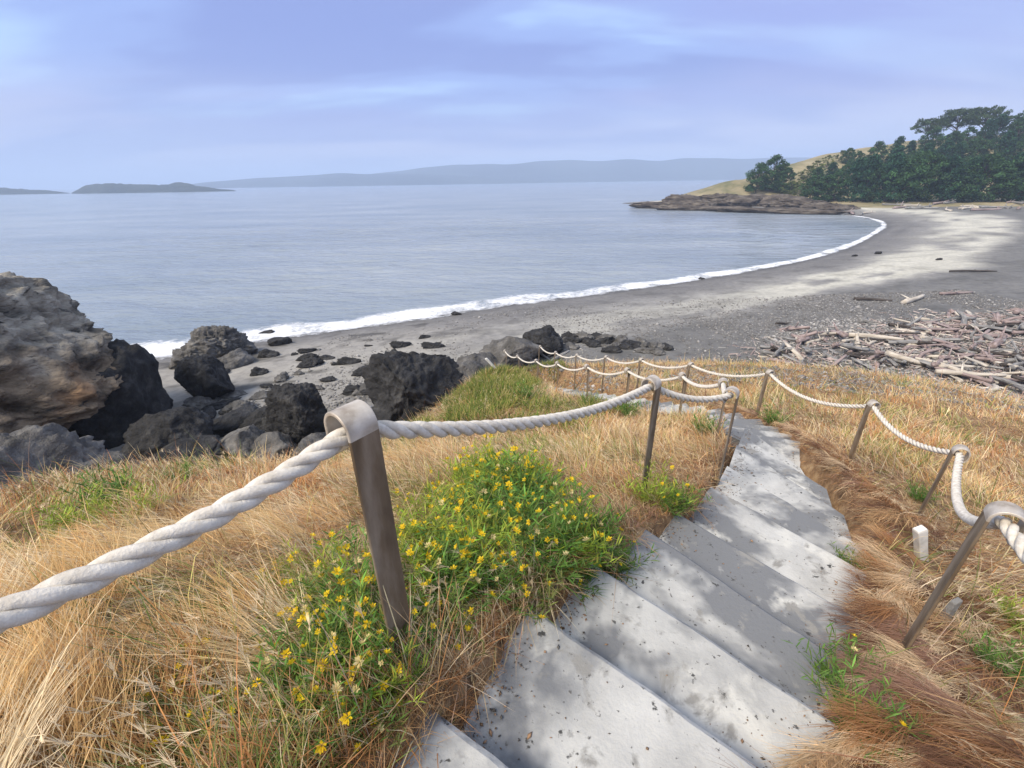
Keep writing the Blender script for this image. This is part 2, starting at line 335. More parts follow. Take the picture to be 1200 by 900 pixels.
CTRL = [(-5, -3, 0.4), (0, -4, 0.4), (5, -4, -0.8), (-1.2, -0.6, -0.75), (-3, 0.2, -1.1), (10, -4, -2.4), (18, -3, -4.6), (26, 0, -6.4)]
CTRL = [(x, y, EYE[2]+zz) for x, y, zz in CTRL]
for x, y, t in [(0, 890, 1.05), (0, 740, 1.75), (0, 660, 2.7), (0, 592, 4.6), (150, 800, 1.3), (150, 700, 1.8), (150, 620, 3.0), (150, 556, 5.5), (250, 552, 6.0), (300, 850, 1.25), (300, 700, 1.85), (300, 620, 2.9), (400, 650, 2.3), (400, 548, 6.2), (470, 525, 7.4), (540, 492, 9.0),
                (566, 452, 13.0), (575, 434, 16.3), (600, 450, 13.8), (640, 470, 10.8), (550, 650, 2.35), (600, 565, 3.3), (500, 565, 3.9), (500, 535, 5.6), (600, 525, 5.4), (600, 500, 7.6), (600, 482, 10.0), (690, 500, 7.4),
                (1190, 880, 1.72), (1190, 780, 2.3), (1190, 700, 3.0), (1190, 600, 5.2), (1190, 540, 8.6), (1190, 490, 13.5), (1190, 467, 17.5), (1100, 470, 13.5), (1050, 510, 8.6), (950, 470, 11.5), (950, 442, 16.0), (1050, 445, 17.0), (880, 440, 15.0)]:
    CTRL.append(tuple(pt(x, y, t)))
for x, y, zz in [(-10.5, 3, -8.7), (-9.2, 6.5, -9.0), (-7.2, 9.5, -9.2), (-5.6, 12.5, -9.2), (-3.6, 15.5, -9.2), (-1.8, 18.6, -9.2), (0, 20.8, -9.3), (5, 21.8, -9.3), (13, 22, -9.3), (22, 18.8, -9.3), (30, 14.5, -9.3), (40, 9, -9.5), (-14, 0, -8.7), (-12, -4, -6)]:
    CTRL.append((x, y, EYE[2]+zz))
for p in inner[2:]+outer[1:]: CTRL.append((p[0], p[1], p[2]-POST_H))
CTRL.append((inner[1][0], inner[1][1], inner[1][2]-POST_H))
CTRL = np.array(CTRL)
def rbf_fit(P, lam):
    n = len(P); d = np.hypot(P[:, None, 0]-P[None, :, 0], P[:, None, 1]-P[None, :, 1]); K = d+lam*0
    K = -d + 0.0; A = np.zeros((n+3, n+3)); A[:n, :n] = -np.sqrt(d*d+0.25)-lam*np.eye(n); A[:n, n] = 1; A[:n, n+1:] = P[:, :2]; A[n, :n] = 1; A[n+1:, :n] = P[:, :2].T
    return np.linalg.solve(A, np.concatenate([P[:, 2], np.zeros(3)]))
W_ = rbf_fit(CTRL, -0.12)
def rbf_eval(W, P, x, y):
    x = np.ravel(x); y = np.ravel(y); r = W[-3]+W[-2]*x+W[-1]*y
    for i in range(len(P)): r = r-W[i]*np.sqrt((x-P[i, 0])**2+(y-P[i, 1])**2+0.25)
    return r
def hill_h(x, y):
    sh = np.shape(x); X, Y = np.ravel(x).astype(float), np.ravel(y).astype(float)
    z = rbf_eval(W_, CTRL, X, Y)
    z = z + 0.16*(fbm2(X, Y, 0.9, 3, 21)-0.5) + 0.10*(fbm2(X, Y, 2.6, 2, 31)-0.5)
    P = np.stack([X, Y], 1); d, i, t, s_ = seg_dist(P, path_c[:-1, :2], path_c[1:, :2])
    pz = path_c[i, 2]*(1-t)+path_c[i+1, 2]*t; hw = (path_w[i]*(1-t)+path_w[i+1]*t)/2
    e = d-hw
    z = np.where(e < 0.55, z+(pz+0.03+0.10*(fbm2(X, Y, 3.0, 2, 77)-0.5)-z)*(1-sstep(0.0, 0.55, e)), z)
    z = np.where(e < 0.02, np.minimum(z, pz-0.30+0.25*sstep(-0.12, 0.02, e)), z)
    hum = np.exp(-(((X-1.63)/0.42)**2+((Y-0.62)/0.40)**2))*0.17 + np.exp(-(((X-2.45)/0.5)**2+((Y-1.45)/0.42)**2))*0.10 + np.exp(-(((X-3.3)/0.5)**2+((Y-2.9)/0.5)**2))*0.10
    z = z + hum*sstep(0.02, 0.2, e)
    return z.reshape(sh)
def path_edge(x, y):
    P = np.stack([np.ravel(x), np.ravel(y)], 1).astype(float); d, i, t, s_ = seg_dist(P, path_c[:-1, :2], path_c[1:, :2])
    return (d-(path_w[i]*(1-t)+path_w[i+1]*t)/2), s_
def hit(x, y, fn, t0=0.6, t1=60):
    d = ray(x, y); ts = np.geomspace(t0, t1, 600); P = EYE+ts[:, None]*d; h = fn(P[:, 0], P[:, 1]); b = np.where(P[:, 2] < h)[0]
    q = P[b[0]] if len(b) else P[-1]; return np.array([q[0], q[1], float(fn(q[:1], q[1:2])[0])])

# ------------------------------------------------------------------ setting: hillside, beach, sea
def axis(a, b, fine0, fine1, df, dc):
    return np.unique(np.concatenate([np.arange(a, fine0, dc), np.arange(fine0, fine1, df), np.arange(fine1, b+dc, dc)]).round(4))
xs = axis(-15, 42, -3.5, 6.5, 0.055, 0.22); ys = axis(-4.5, 23.5, -1.0, 7.5, 0.055, 0.22)
X, Y = np.meshgrid(xs, ys, indexing='ij'); Z = hill_h(X, Y); ZB = beach_h(X, Y)
F = grid_faces(*X.shape); keep = (Z > ZB-0.5).ravel()[F].any(1); F = F[keep]
used = np.unique(F); rm = np.full(X.size, -1); rm[used] = np.arange(len(used))
o = link('hillside', mesh('hillside', np.stack([X, Y, Z], -1).reshape(-1, 3)[used], rm[F]), M_soil); o['kind'] = 'structure'

def beach_colour(x, y, d):
    n = fbm2(x, y, 0.10, 4, 41); n2 = fbm2(x, y, 0.5, 4, 51); u = d+5*(n-0.5)
    dark = np.array([0.125, 0.122, 0.12]); mid = np.array([0.20, 0.195, 0.185]); pale = np.array([0.38, 0.368, 0.32]); grav = np.array([0.105, 0.104, 0.102]); wet = np.array([0.075, 0.075, 0.077])
    c = wet+(dark-wet)*sstep(0.3, 2.0, d)[:, None]
    c = c+(mid-c)*(sstep(4, 7.5, u)*0.8)[:, None]
    ctr = 11.0+0.07*np.clip(x-40, 0, 90); hw = 2.6+0.03*np.clip(x-20, 0, 90); streak = fbm2(x*0.83+y*0.55, (y*0.83-x*0.55)*2.6, 0.16, 4, 61)
    pb = (1-sstep(0.65, 1.35, np.abs(u+4*(streak-0.5)-ctr)/hw))*(0.34+0.62*sstep(14, 32, x))*sstep(0.36, 0.50, streak+0.04)
    g2 = sstep(ctr+hw*0.9, ctr+hw*0.9+2.5, u+2*(streak-0.5))
    c = c+(grav-c)*(g2*0.85)[:, None]
    c = c+(pale-c)*np.clip(pb, 0, 1)[:, None]
    lf = 1-sstep(-12, 2, x); c = c+(np.array([0.215, 0.205, 0.19])-c)*(lf*sstep(2.0, 6, d)*0.8)[:, None]
    st = sstep(0.56, 0.70, fbm2(x*0.6+y*0.3, y-x*0.35, 0.9, 4, 71))*sstep(1, 3, d)
    c = c*(1-0.62*st*(0.35+0.65*lf))[:, None]
    return 1.4*c*(0.80+0.4*n2)[:, None]
bx = axis(-70, 330, -32, 46, 0.35, 2.4); by = axis(-12, 330, 8, 66, 0.35, 2.4)
BX, BY = np.meshgrid(bx, by, indexing='ij'); D = shore_d(BX, BY); BZ = beach_h(BX, BY, D)
F = grid_faces(*BX.shape); F = F[(D.ravel()[F] > -14).any(1)]; used = np.unique(F); rm = np.full(BX.size, -1); rm[used] = np.arange(len(used))
me = mesh('beach', np.stack([BX, BY, BZ], -1).reshape(-1, 3)[used], rm[F]); colour(me, beach_colour(BX.ravel()[used], BY.ravel()[used], D.ravel()[used]))
o = link('beach', me, M_beach); o['kind'] = 'structure'
gv, gf = np.array([(-9000, -900, -1.6), (9000, -900, -1.6), (9000, 9000, -1.6), (-9000, 9000, -1.6)]), np.array([[0, 1, 2, 3]])
o = link('seabed', mesh('seabed', gv, gf), M_rockdark); o['kind'] = 'structure'

def sea_material():
    m = bpy.data.materials.new('sea_water'); m.use_nodes = True; t = m.node_tree; t.nodes.clear(); l_ = t.links.new
    o = t.nodes.new('ShaderNodeOutputMaterial'); b = t.nodes.new('ShaderNodeBsdfPrincipled'); l_(b.outputs[0], o.inputs[0])
    b.inputs['Roughness'].default_value = 0.16; b.inputs['IOR'].default_value = 1.33
    g = t.nodes.new('ShaderNodeNewGeometry')
    def nz(scale, stretch, det, rot=0.35):
        mp = t.nodes.new('ShaderNodeMapping'); mp.inputs['Scale'].default_value = stretch; mp.inputs['Rotation'].default_value = (0, 0, rot); l_(g.outputs['Position'], mp.inputs[0])
        n = t.nodes.new('ShaderNodeTexNoise'); n.inputs['Scale'].default_value = scale; n.inputs['Detail'].default_value = det; n.inputs['Roughness'].default_value = 0.55; l_(mp.outputs[0], n.inputs['Vector']); return n.outputs[0]
    r = t.nodes.new('ShaderNodeValToRGB'); l_(nz(0.02, (1, 2.5, 1), 4), r.inputs[0])
    r.color_ramp.elements[0].position = 0.35; r.color_ramp.elements[0].color = (0.205, 0.245, 0.285, 1); r.color_ramp.elements[1].position = 0.65; r.color_ramp.elements[1].color = (0.31, 0.345, 0.375, 1)
    l_(r.outputs[0], b.inputs['Base Color'])
    prev = None
    for sc2, stt, det, dist, stg in ((0.10, (0.45, 1.5, 1), 3, 1.4, 0.50), (0.55, (0.55, 1.4, 1), 4, 0.55, 1.0), (2.6, (0.7, 1.3, 1), 3, 0.09, 0.6)):
        bp = t.nodes.new('ShaderNodeBump'); bp.inputs['Strength'].default_value = stg; bp.inputs['Distance'].default_value = dist; l_(nz(sc2, stt, det, 0.25), bp.inputs['Height'])
        if prev: l_(prev, bp.inputs['Normal'])
        prev = bp.outputs[0]
    l_(prev, b.inputs['Normal']); return m
# the sea: real ripples near the shore, calmer grid farther out
sx = np.concatenate([-np.geomspace(9000, 80, 40)[:-1], np.arange(-80, 130, 0.55), np.geomspace(130, 9000, 40)]); sy = np.concatenate([[-900, -300, -60], np.arange(-20, 20, 4), np.arange(20, 150, 0.55), np.geomspace(150, 9000, 90)])
SX, SY = np.meshgrid(sx, sy, indexing='ij')
dd = np.hypot(SX, SY); amp = 1-sstep(110, 180, dd)
u_ = SX*0.18+SY*0.98
SZ = amp*(0.17*np.sin(u_*0.9+2.5*fbm2(SX, SY, 0.05, 2, 3)*6)*fbm2(SX, SY, 0.08, 2, 13) + 0.26*(fbm(np.stack([SX*0.22, SY*0.55, SX*0], -1), 3, 23)-0.5))
ds = shore_d(SX[(amp > 0)], SY[(amp > 0)]); k2 = np.zeros_like(SX); k2[amp > 0] = sstep(0.0, -9, ds) if False else sstep(0, 9, -ds)
SZ = SZ*np.where(amp > 0, 0.25+0.75*k2, 0)
M_sea = sea_material()
o = link('sea', mesh('sea', np.stack([SX, SY, SZ], -1).reshape(-1, 3), grid_faces(*SX.shape)), M_sea); o['kind'] = 'structure'

def foam_material():
    m = bpy.data.materials.new('sea_foam'); m.use_nodes = True; t = m.node_tree; t.nodes.clear(); l_ = t.links.new
    o = t.nodes.new('ShaderNodeOutputMaterial'); b = t.nodes.new('ShaderNodeBsdfPrincipled'); b.inputs['Base Color'].default_value = (0.78, 0.80, 0.83, 1); b.inputs['Roughness'].default_value = 0.7
    tr = t.nodes.new('ShaderNodeBsdfTransparent'); mx = t.nodes.new('ShaderNodeMixShader'); at = t.nodes.new('ShaderNodeAttribute'); at.attribute_name = 'Col'
    g = t.nodes.new('ShaderNodeNewGeometry'); n = t.nodes.new('ShaderNodeTexNoise'); n.inputs['Scale'].default_value = 1.6; n.inputs['Detail'].default_value = 6; n.inputs['Roughness'].default_value = 0.7; l_(g.outputs['Position'], n.inputs['Vector'])
    a = t.nodes.new('ShaderNodeMath'); a.operation = 'ADD'; l_(at.outputs[2], a.inputs[0]); l_(n.outputs[0], a.inputs[1])
    r = t.nodes.new('ShaderNodeMapRange'); r.inputs[1].default_value = 0.86; r.inputs[2].default_value = 1.26; l_(a.outputs[0], r.inputs[0])
    l_(r.outputs[0], mx.inputs[0]); l_(tr.outputs[0], mx.inputs[1]); l_(b.outputs[0], mx.inputs[2]); l_(mx.outputs[0], o.inputs[0]); return m
SF = spline(shore[3:20], 60); tn = np.gradient(SF, axis=0); tn /= np.linalg.norm(tn, axis=1)[:, None]; nr = np.stack([-tn[:, 1], tn[:, 0]], 1)
q = np.linspace(-0.5, 1.0, 16); wid = (1.2+3.6*fbm2(SF[:, 0], SF[:, 1], 0.16, 4, 91))*(1.55-0.75*sstep(36, 52, SF[:, 1])-0.35*sstep(60, 95, SF[:, 1]))
PX = SF[:, None, 0]+nr[:, None, 0]*q[None]*wid[:, None]; PY = SF[:, None, 1]+nr[:, None, 1]*q[None]*wid[:, None]
prof = np.interp(q, [-0.5, -0.3, 0.0, 0.35, 0.6, 1.0], [0.0, 0.35, 0.62, 0.66, 0.42, 0.0])
FC = np.clip(1.4*prof[None]*(0.35+0.9*fbm2(PX, PY, 0.45, 4, 96)), 0, 1)
PZ = np.maximum(beach_h(PX, PY), 0.0)+0.03+0.16*np.exp(-((q-0.4)/0.2)**2)[None]*fbm2(PX, PY, 0.7, 3, 95)+0.05*fbm2(PX, PY, 2.0, 2, 97)*(1-np.abs(q-0.25))[None]
me = mesh('surf_foam', np.stack([PX, PY, PZ], -1).reshape(-1, 3), grid_faces(*PX.shape)); colour(me, np.repeat(FC.reshape(-1, 1), 3, 1))
o = link('surf_foam', me, foam_material()); o['kind'] = 'stuff'; tag(o, 'white foam of small waves breaking along the grey beach', 'foam')

# ------------------------------------------------------------------ headland, islands, far hills
HC = [(x, y, EYE[2]+zz) for x, y, zz in []]
for x, y, t in [(860, 210, 190), (840, 222, 185), (800, 233, 192), (900, 206, 195), (930, 192, 200), (970, 180, 208), (1010, 172, 212), (1060, 165, 215), (1120, 160, 215), (1190, 158, 212), (940, 222, 176), (1000, 222, 172), (1100, 218, 170), (1190, 214, 165), (760, 238, 194)]:
    HC.append(tuple(pt(x, y, t)))
for x, y, zz in [(880, 238, 1.2), (940, 239, 1.6), (1000, 238.5, 2.0), (1100, 238, 2.4), (1190, 237.5, 2.6)]: HC.append(tuple(at_z(x, y, zz)))
HC += [(60, 235, -3), (100, 262, -3), (160, 310, -2), (220, 300, 22), (300, 300, 30), (300, 180, 28), (280, 130, 4), (300, 100, 2), (40, 215, -3), (240, 140, 3.2)]
HC = np.array(HC); HW = rbf_fit(HC, -2.0)
def head_h(x, y):
    z = rbf_eval(HW, HC, x, y).reshape(np.shape(x)); return z+1.6*(fbm2(x, y, 0.07, 4, 101)-0.5)
HX, HY = np.meshgrid(np.arange(40, 330, 1.6), np.arange(95, 330, 1.6), indexing='ij'); HZ = head_h(HX, HY)
F = grid_faces(*HX.shape); F = F[(HZ.ravel()[F] > -1.5).any(1) & (HZ.ravel()[F] > beach_h(HX, HY).ravel()[F]-0.6).any(1)]; used = np.unique(F); rm = np.full(HX.size, -1); rm[used] = np.arange(len(used))
o = link('headland', mesh('headland', np.stack([HX, HY, HZ], -1).reshape(-1, 3)[used], rm[F]), M_hillgrass); o['kind'] = 'structure'

def ridge(name, x0, x1, dist, hfun, mat, depth, n=160, m=14):
    a = np.linspace(x0, x1, n); vs = []
    for j in range(m):
        v = j/(m-1); prof_ = math.sin(math.pi*v)**0.8; row = []
        for x in a:
            d = ray(x, 214); d = d/d[1]; P = d*(dist+depth*(v-0.5)*2); h = hfun((x-x0)/(x1-x0))*prof_
            row.append((P[0], P[1], -1.0+h*(0.88+0.24*float(vnoise(np.array([x*0.03, v*3, 0.3]), 5)))))
        vs.append(row)
    vs = np.array(vs).reshape(-1, 3); o = link(name, mesh(name, vs, grid_faces(m, n)), mat); o['kind'] = 'structure'; return o
nz1 = lambda u, f, s_: float(fbm(np.array([u*f, s_, 0.0]), 4, 3))
ridge('island', 78, 276, 1000, lambda u: 28*(math.sin(math.pi*min(1, u*1.0))**0.6)*(0.45+0.9*nz1(u, 9, 1.5))*(1-0.55*u), M_island, 60)
ridge('island', -90, 78, 1050, lambda u: 26*(math.sin(math.pi*u)**0.6)*(0.3+0.9*nz1(u, 8, 4.5))*(0.9-0.4*u), M_island, 60)
ridge('distant_hills', 180, 640, 2500, lambda u: 64*(math.sin(math.pi*u)**0.9)*(0.8+0.25*nz1(u, 3, 7.5)), M_far, 220)
ridge('distant_hills', 360, 1500, 2900, lambda u: 120*(math.sin(math.pi*min(1, 0.03+u*1.6) if u < 0.31 else math.pi/2)**0.6)*(0.86+0.14*nz1(u, 4, 2.5)), M_far, 260)

# ------------------------------------------------------------------ concrete steps
def step_mesh(A, B, A0, B0, i):
    rs = np.random.default_rng(100+i); d = (A+B)/2-(A0+B0)/2; d[2] = 0; d /= np.linalg.norm(d); z = A[2]; h = 0.30
    bm = bmesh.new(); n = 14; rows = []
    wv = (B-A)/np.linalg.norm(B-A)
    A, B, A0, B0 = A-wv*0.03, B+wv*0.03, A0-wv*0.03, B0+wv*0.03
    for j in range(n+1):
        t = j/n; f = A+(B-A)*t; b = A0+(B0-A0)*t; jit = (fbm(np.array([t*4, i*3.1, 0.5]), 3, 8)-0.5)*0.035
        f = f+d*jit; b = b-d*0.06
        e = rs.normal(0, 0.002); sg = 0.012
        pts = [(b, z+sg), ((b+f)/2, z+sg/2+rs.normal(0, 0.003)), (f-d*0.02, z+e), (f, z-0.014+e), (f+d*0.004, z-h), (b, z-h)]
        rows.append([bm.verts.new((p[0], p[1], zz)) for p, zz in pts])
    for j in range(n):
        a, b = rows[j], rows[j+1]
        for k_ in range(6): bm.faces.new((a[k_], b[k_], b[(k_+1) % 6], a[(k_+1) % 6]))
    bm.faces.new(rows[0]); bm.faces.new(rows[-1][::-1]); bmesh.ops.recalc_face_normals(bm, faces=bm.faces)
    me = bpy.data.meshes.new('step'); bm.to_mesh(me); bm.free(); return me
stair = empty('concrete_staircase', (0, 0, 0)); tag(stair, 'weathered pale concrete steps curving down the grassy slope between rope rails', 'stairs')
for i in range(1, len(steps)):
    link('step', step_mesh(*[v.copy() for v in steps[i]], *[v.copy() for v in steps[i-1]], i), M_conc, stair)

# ------------------------------------------------------------------ rope posts and ropes
PW = 0.088
def post_meshes(height, below=0.35):
    """flat steel bar whose top is bent over into a hook for the rope; local x = away from the steps, y = along the rope"""
    R = 0.050
    up = [(0, -height-below), (0, -height*0.66), (0, -height*0.33), (0, -R-0.012)]
    lp = [(0, -R-0.012), (0, -R)] + [(R-R*math.cos(a), -R+R*math.sin(a)) for a in np.linspace(0.12, math.pi, 26)] + [(2*R, -R-0.035), (2*R-0.006, -R-0.06), (2*R-0.022, -R-0.078)]
    def strap(p, name):
        p = np.array(p); t = np.gradient(p, axis=0); t /= np.linalg.norm(t, axis=1)[:, None]; n = np.stack([t[:, 1], -t[:, 0]], 1); th = 0.0055; vs = []; w2 = PW/2; bv = 0.0022
        for c, nn in zip(p, n):
            for a, b in ((w2-bv, th), (w2, th-bv), (w2, -th+bv), (w2-bv, -th), (-w2+bv, -th), (-w2, -th+bv), (-w2, th-bv), (-w2+bv, th)):
                vs.append((c[0]+nn[0]*b, a, c[1]+nn[1]*b))
        m = len(p); i = np.arange(m-1)[:, None]; j = np.arange(8)[None]
        f = np.stack([(i*8+j).ravel(), ((i+1)*8+j).ravel(), ((i+1)*8+(j+1) % 8).ravel(), (i*8+(j+1) % 8).ravel()], 1)
        e = np.array([np.arange(8)]); e2 = np.array([(m-1)*8+np.arange(8)[::-1]]); me = mesh(name, np.array(vs), [f, np.vstack([e, e2])], smooth=False); return me
    return strap(up, 'upright'), strap(lp, 'loop')
def rail(posts, side, labels, group):
    P = np.array(posts)
    for i, p in enumerate(P):
        t = P[min(i+1, len(P)-1)]-P[max(i-1, 0)]; t[2] = 0; t /= np.linalg.norm(t)
        away = np.array([-t[1], t[0]])*side         # side +1: the steps lie to the right going down
        e = empty('rope_post', p, math.atan2(away[1], away[0])); tag(e, labels[i], 'post', group)
        e.rotation_euler[0] = random.gauss(0, 0.015); e.rotation_euler[1] = random.gauss(0, 0.015)
        g = float(hill_h(p[:1], p[1:2])[0]); a, b = post_meshes(max(0.7, p[2]-g))
        link('upright', a, M_steel, e); link('loop', b, M_steel_pale, e)
    c = P.copy()
    for i, p in enumerate(P):
        t = P[min(i+1, len(P)-1)]-P[max(i-1, 0)]; t[2] = 0; t /= np.linalg.norm(t); c[i, :2] += np.array([-t[1], t[0]])*side*0.05; c[i, 2] -= 0.062
    return c
def rope(ctrl, sags, label):
    pts = []
    for i in range(len(ctrl)-1):
        Ln = np.linalg.norm(ctrl[i+1]-ctrl[i]); n = max(8, int(Ln/0.0125)); t = np.linspace(0, 1, n, endpoint=False)[:, None]
        q = ctrl[i]+(ctrl[i+1]-ctrl[i])*t; q[:, 2] -= (4*sags[i]*t*(1-t))[:, 0]; pts.append(q)
    p = np.vstack(pts+[ctrl[-1:]]); kf = 9
    for _ in range(2):
        pad = np.vstack([np.repeat(p[:1], kf//2, 0), p, np.repeat(p[-1:], kf//2, 0)]); p = np.stack([np.convolve(pad[:, a], np.ones(kf)/kf, 'valid') for a in range(3)], 1)
    s_ = np.concatenate([[0], np.cumsum(np.linalg.norm(np.diff(p, axis=0), axis=1))])
    tan = np.gradient(p, axis=0); tan /= np.linalg.norm(tan, axis=1)[:, None]; sd_ = np.cross(tan, [0, 0, 1.0]); sd_ /= np.linalg.norm(sd_, axis=1)[:, None]; up = np.cross(sd_, tan)
    root = empty('rope', p[0]); tag(root, label, 'rope'); off = p[0]
    for k_ in range(3):
        ph = -2*math.pi*s_/0.20+k_*2*math.pi/3
        q = p+0.0140*(np.cos(ph)[:, None]*sd_+np.sin(ph)[:, None]*up)
        v, f = tube(q-off, 0.0138+0.0004*np.sin(s_*7+k_)[:, None], 8); link('strand', mesh('strand', v, f), M_rope, root)
LI = ['steel rope post beside the top step of the inner rail', 'broad steel post with bright looped top standing among yellow flowers',
      'leaning steel rope post next down the inner rail from the flowers post', 'first of two close steel posts at the inner corner of the steps',
      'second of two close steel posts at the inner corner of the steps'] + ['dark steel post of the lower inner rail, %s past the inner corner' % w_ for w_ in ('first', 'second', 'third', 'fourth', 'fifth', 'sixth', 'seventh')]
LO = ['steel rope post at the upper end of the outer rail', 'tall leaning steel post on the brown grass hummock of the outer rail', 'steel post of the outer rail beside the white stake', 'third steel post of the outer rail, in straw grass above the bend',
      'steel post of the outer rail at the outside of the bend'] + ['dark steel post of the lower outer rail, %s below the bend' % w_ for w_ in ('first', 'second', 'third', 'fourth', 'fifth', 'sixth')]
ci = rail(inner, 1, LI, 'inner rail posts'); co = rail(outer, -1, LO, 'outer rail posts')
rope(ci, [0.22, 0.10, 0.07, 0.06, 0.10]+[0.14]*8, 'thick twisted white rope of the inner rail, running past yellow flowers')
rope(co, [0.16, 0.24, 0.15, 0.20, 0.14]+[0.13]*7, 'thick twisted white rope of the outer rail above dry straw grass')

# ------------------------------------------------------------------ grass
def hill_normal(x, y, e=0.15):
    gx = (hill_h(x+e, y)-hill_h(x-e, y))/(2*e); gy = (hill_h(x, y+e)-hill_h(x, y-e))/(2*e); return gx, gy
def scatter(n, az0, az1, r0, r1, power, rng):
    az = rng.uniform(rad(az0), rad(az1), n); u = rng.uniform(0, 1, n); a = 2-power
    r = r0*(r1/r0)**u if abs(a) < 1e-6 else (r0**a+u*(r1**a-r0**a))**(1/a)
    return r*np.sin(az), r*np.cos(az), r
def green_mask(x, y): return sstep(0.51, 0.66, fbm2(x, y, 1.1, 3, 201))
PAL = np.array([(0.62, 0.45, 0.23), (0.50, 0.25, 0.10), (0.74, 0.62, 0.41), (0.27, 0.14, 0.075), (0.55, 0.36, 0.23), (0.17, 0.22, 0.055), (0.52, 0.45, 0.17)])
def grass_field(seed, n, power, r1=34):
    rng = np.random.default_rng(seed); x, y, r = scatter(n, -72, 78, 0.42, r1, power, rng)
    e, sd_ = path_edge(x, y); zh = hill_h(x, y); ok = (e > -0.05+0.09*rng.uniform(0, 1, n)+0.10*(fbm2(x, y, 3.3, 2, 88)-0.5)) & (zh > beach_h(x, y)-0.02) & (x > -12) & (x < 40)
    right = (sd_ < 0) if False else (sd_ < 0)
    x, y, r, e, zh, right = x[ok], y[ok], r[ok], e[ok], zh[ok], right[ok]; n = len(x)
    patch = fbm2(x, y, 1.4, 3, 211); clump = fbm2(x, y, 4.5, 2, 221)
    bare = sstep(0.30, 0.42, patch+0.15*clump); kp = rng.uniform(0, 1, n) < 0.35+0.65*bare
    x, y, r, e, zh, right, patch, clump = [a[kp] for a in (x, y, r, e, zh, right, patch, clump)]; n = len(x)
    flow = 2*math.pi*fbm2(x, y, 0.5, 3, 231)*1.6; az = flow+rng.normal(0, 0.9, n)
    length = (0.05+0.26*clump*sstep(0.25, 0.75, clump))*np.exp(rng.normal(0, 0.35, n))*(1+0.02*r)+0.05
    th0 = np.abs(rng.normal(0.35, 0.3, n)); dth = np.abs(rng.normal(0.9, 0.5, n))
    flat = rng.uniform(0, 1, n) < 0.45; th0 = np.where(flat, rng.uniform(0.9, 1.45, n), th0); dth = np.where(flat, rng.uniform(0.1, 0.5, n), dth)
    # thatch lying down towards the steps along the outer edge
    th = right & (e < 0.95+0.5*(patch-0.5)) & (r < 12) & (rng.uniform(0, 1, n) < 0.85*(1-sstep(0.55, 1.15, e)))
    az = np.where(th, rad(-100)+1.3*(fbm2(x, y, 1.1, 2, 241)-0.5)*2+rng.normal(0, 0.22, n), az)
    length = np.where(th, 0.22*np.exp(rng.normal(0, 0.3, n))*np.clip(0.45+e, 0.4, 1.1), length); th0 = np.where(th, rng.uniform(0.95, 1.35, n), th0); dth = np.where(th, rng.uniform(0.35, 0.8, n), dth)
    width = (0.0022+0.0016*rng.uniform(0, 1, n))*np.maximum(1, (r/2.2)**0.75)
    base = np.stack([x, y, zh-0.01], 1)
    green = green_mask(x, y)
    wts = np.stack([0.34+0.3*patch, 0.12+1.1*sstep(0.52, 0.66, fbm2(x, y, 1.5, 3, 271)), 0.16+0.15*clump, 0.07+0*x, 0.20+0*x, 0.02+1.1*green, 0.06+0.45*green], 1)
    wts[th] = np.array([0.22, 0.34, 0.13, 0.22, 0.16, 0.0, 0.0]); wts /= wts.sum(1, keepdims=True)
    ci_ = (np.cumsum(wts, 1) < rng.uniform(0, 1, n)[:, None]).sum(1).clip(0, 6); col = PAL[ci_]*np.exp(rng.normal(0, 0.18, (n, 1)))*(0.72+0.62*fbm2(x, y, 2.2, 3, 251))[:, None]*(1+0.35*(fbm2(x, y, 0.7, 2, 261)-0.5)[:, None]*np.array([[0.2, 0.0, -0.3]]))*np.exp(rng.normal(0, 0.04, (n, 3)))
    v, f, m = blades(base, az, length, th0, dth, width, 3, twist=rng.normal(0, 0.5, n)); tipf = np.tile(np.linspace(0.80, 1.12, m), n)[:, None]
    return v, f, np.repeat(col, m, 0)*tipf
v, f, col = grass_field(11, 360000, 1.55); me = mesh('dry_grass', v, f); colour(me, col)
o = link('dry_grass', me, M_grass); o['kind'] = 'stuff'; tag(o, 'dry straw and brown grass covering the slope beside the steps', 'grass')

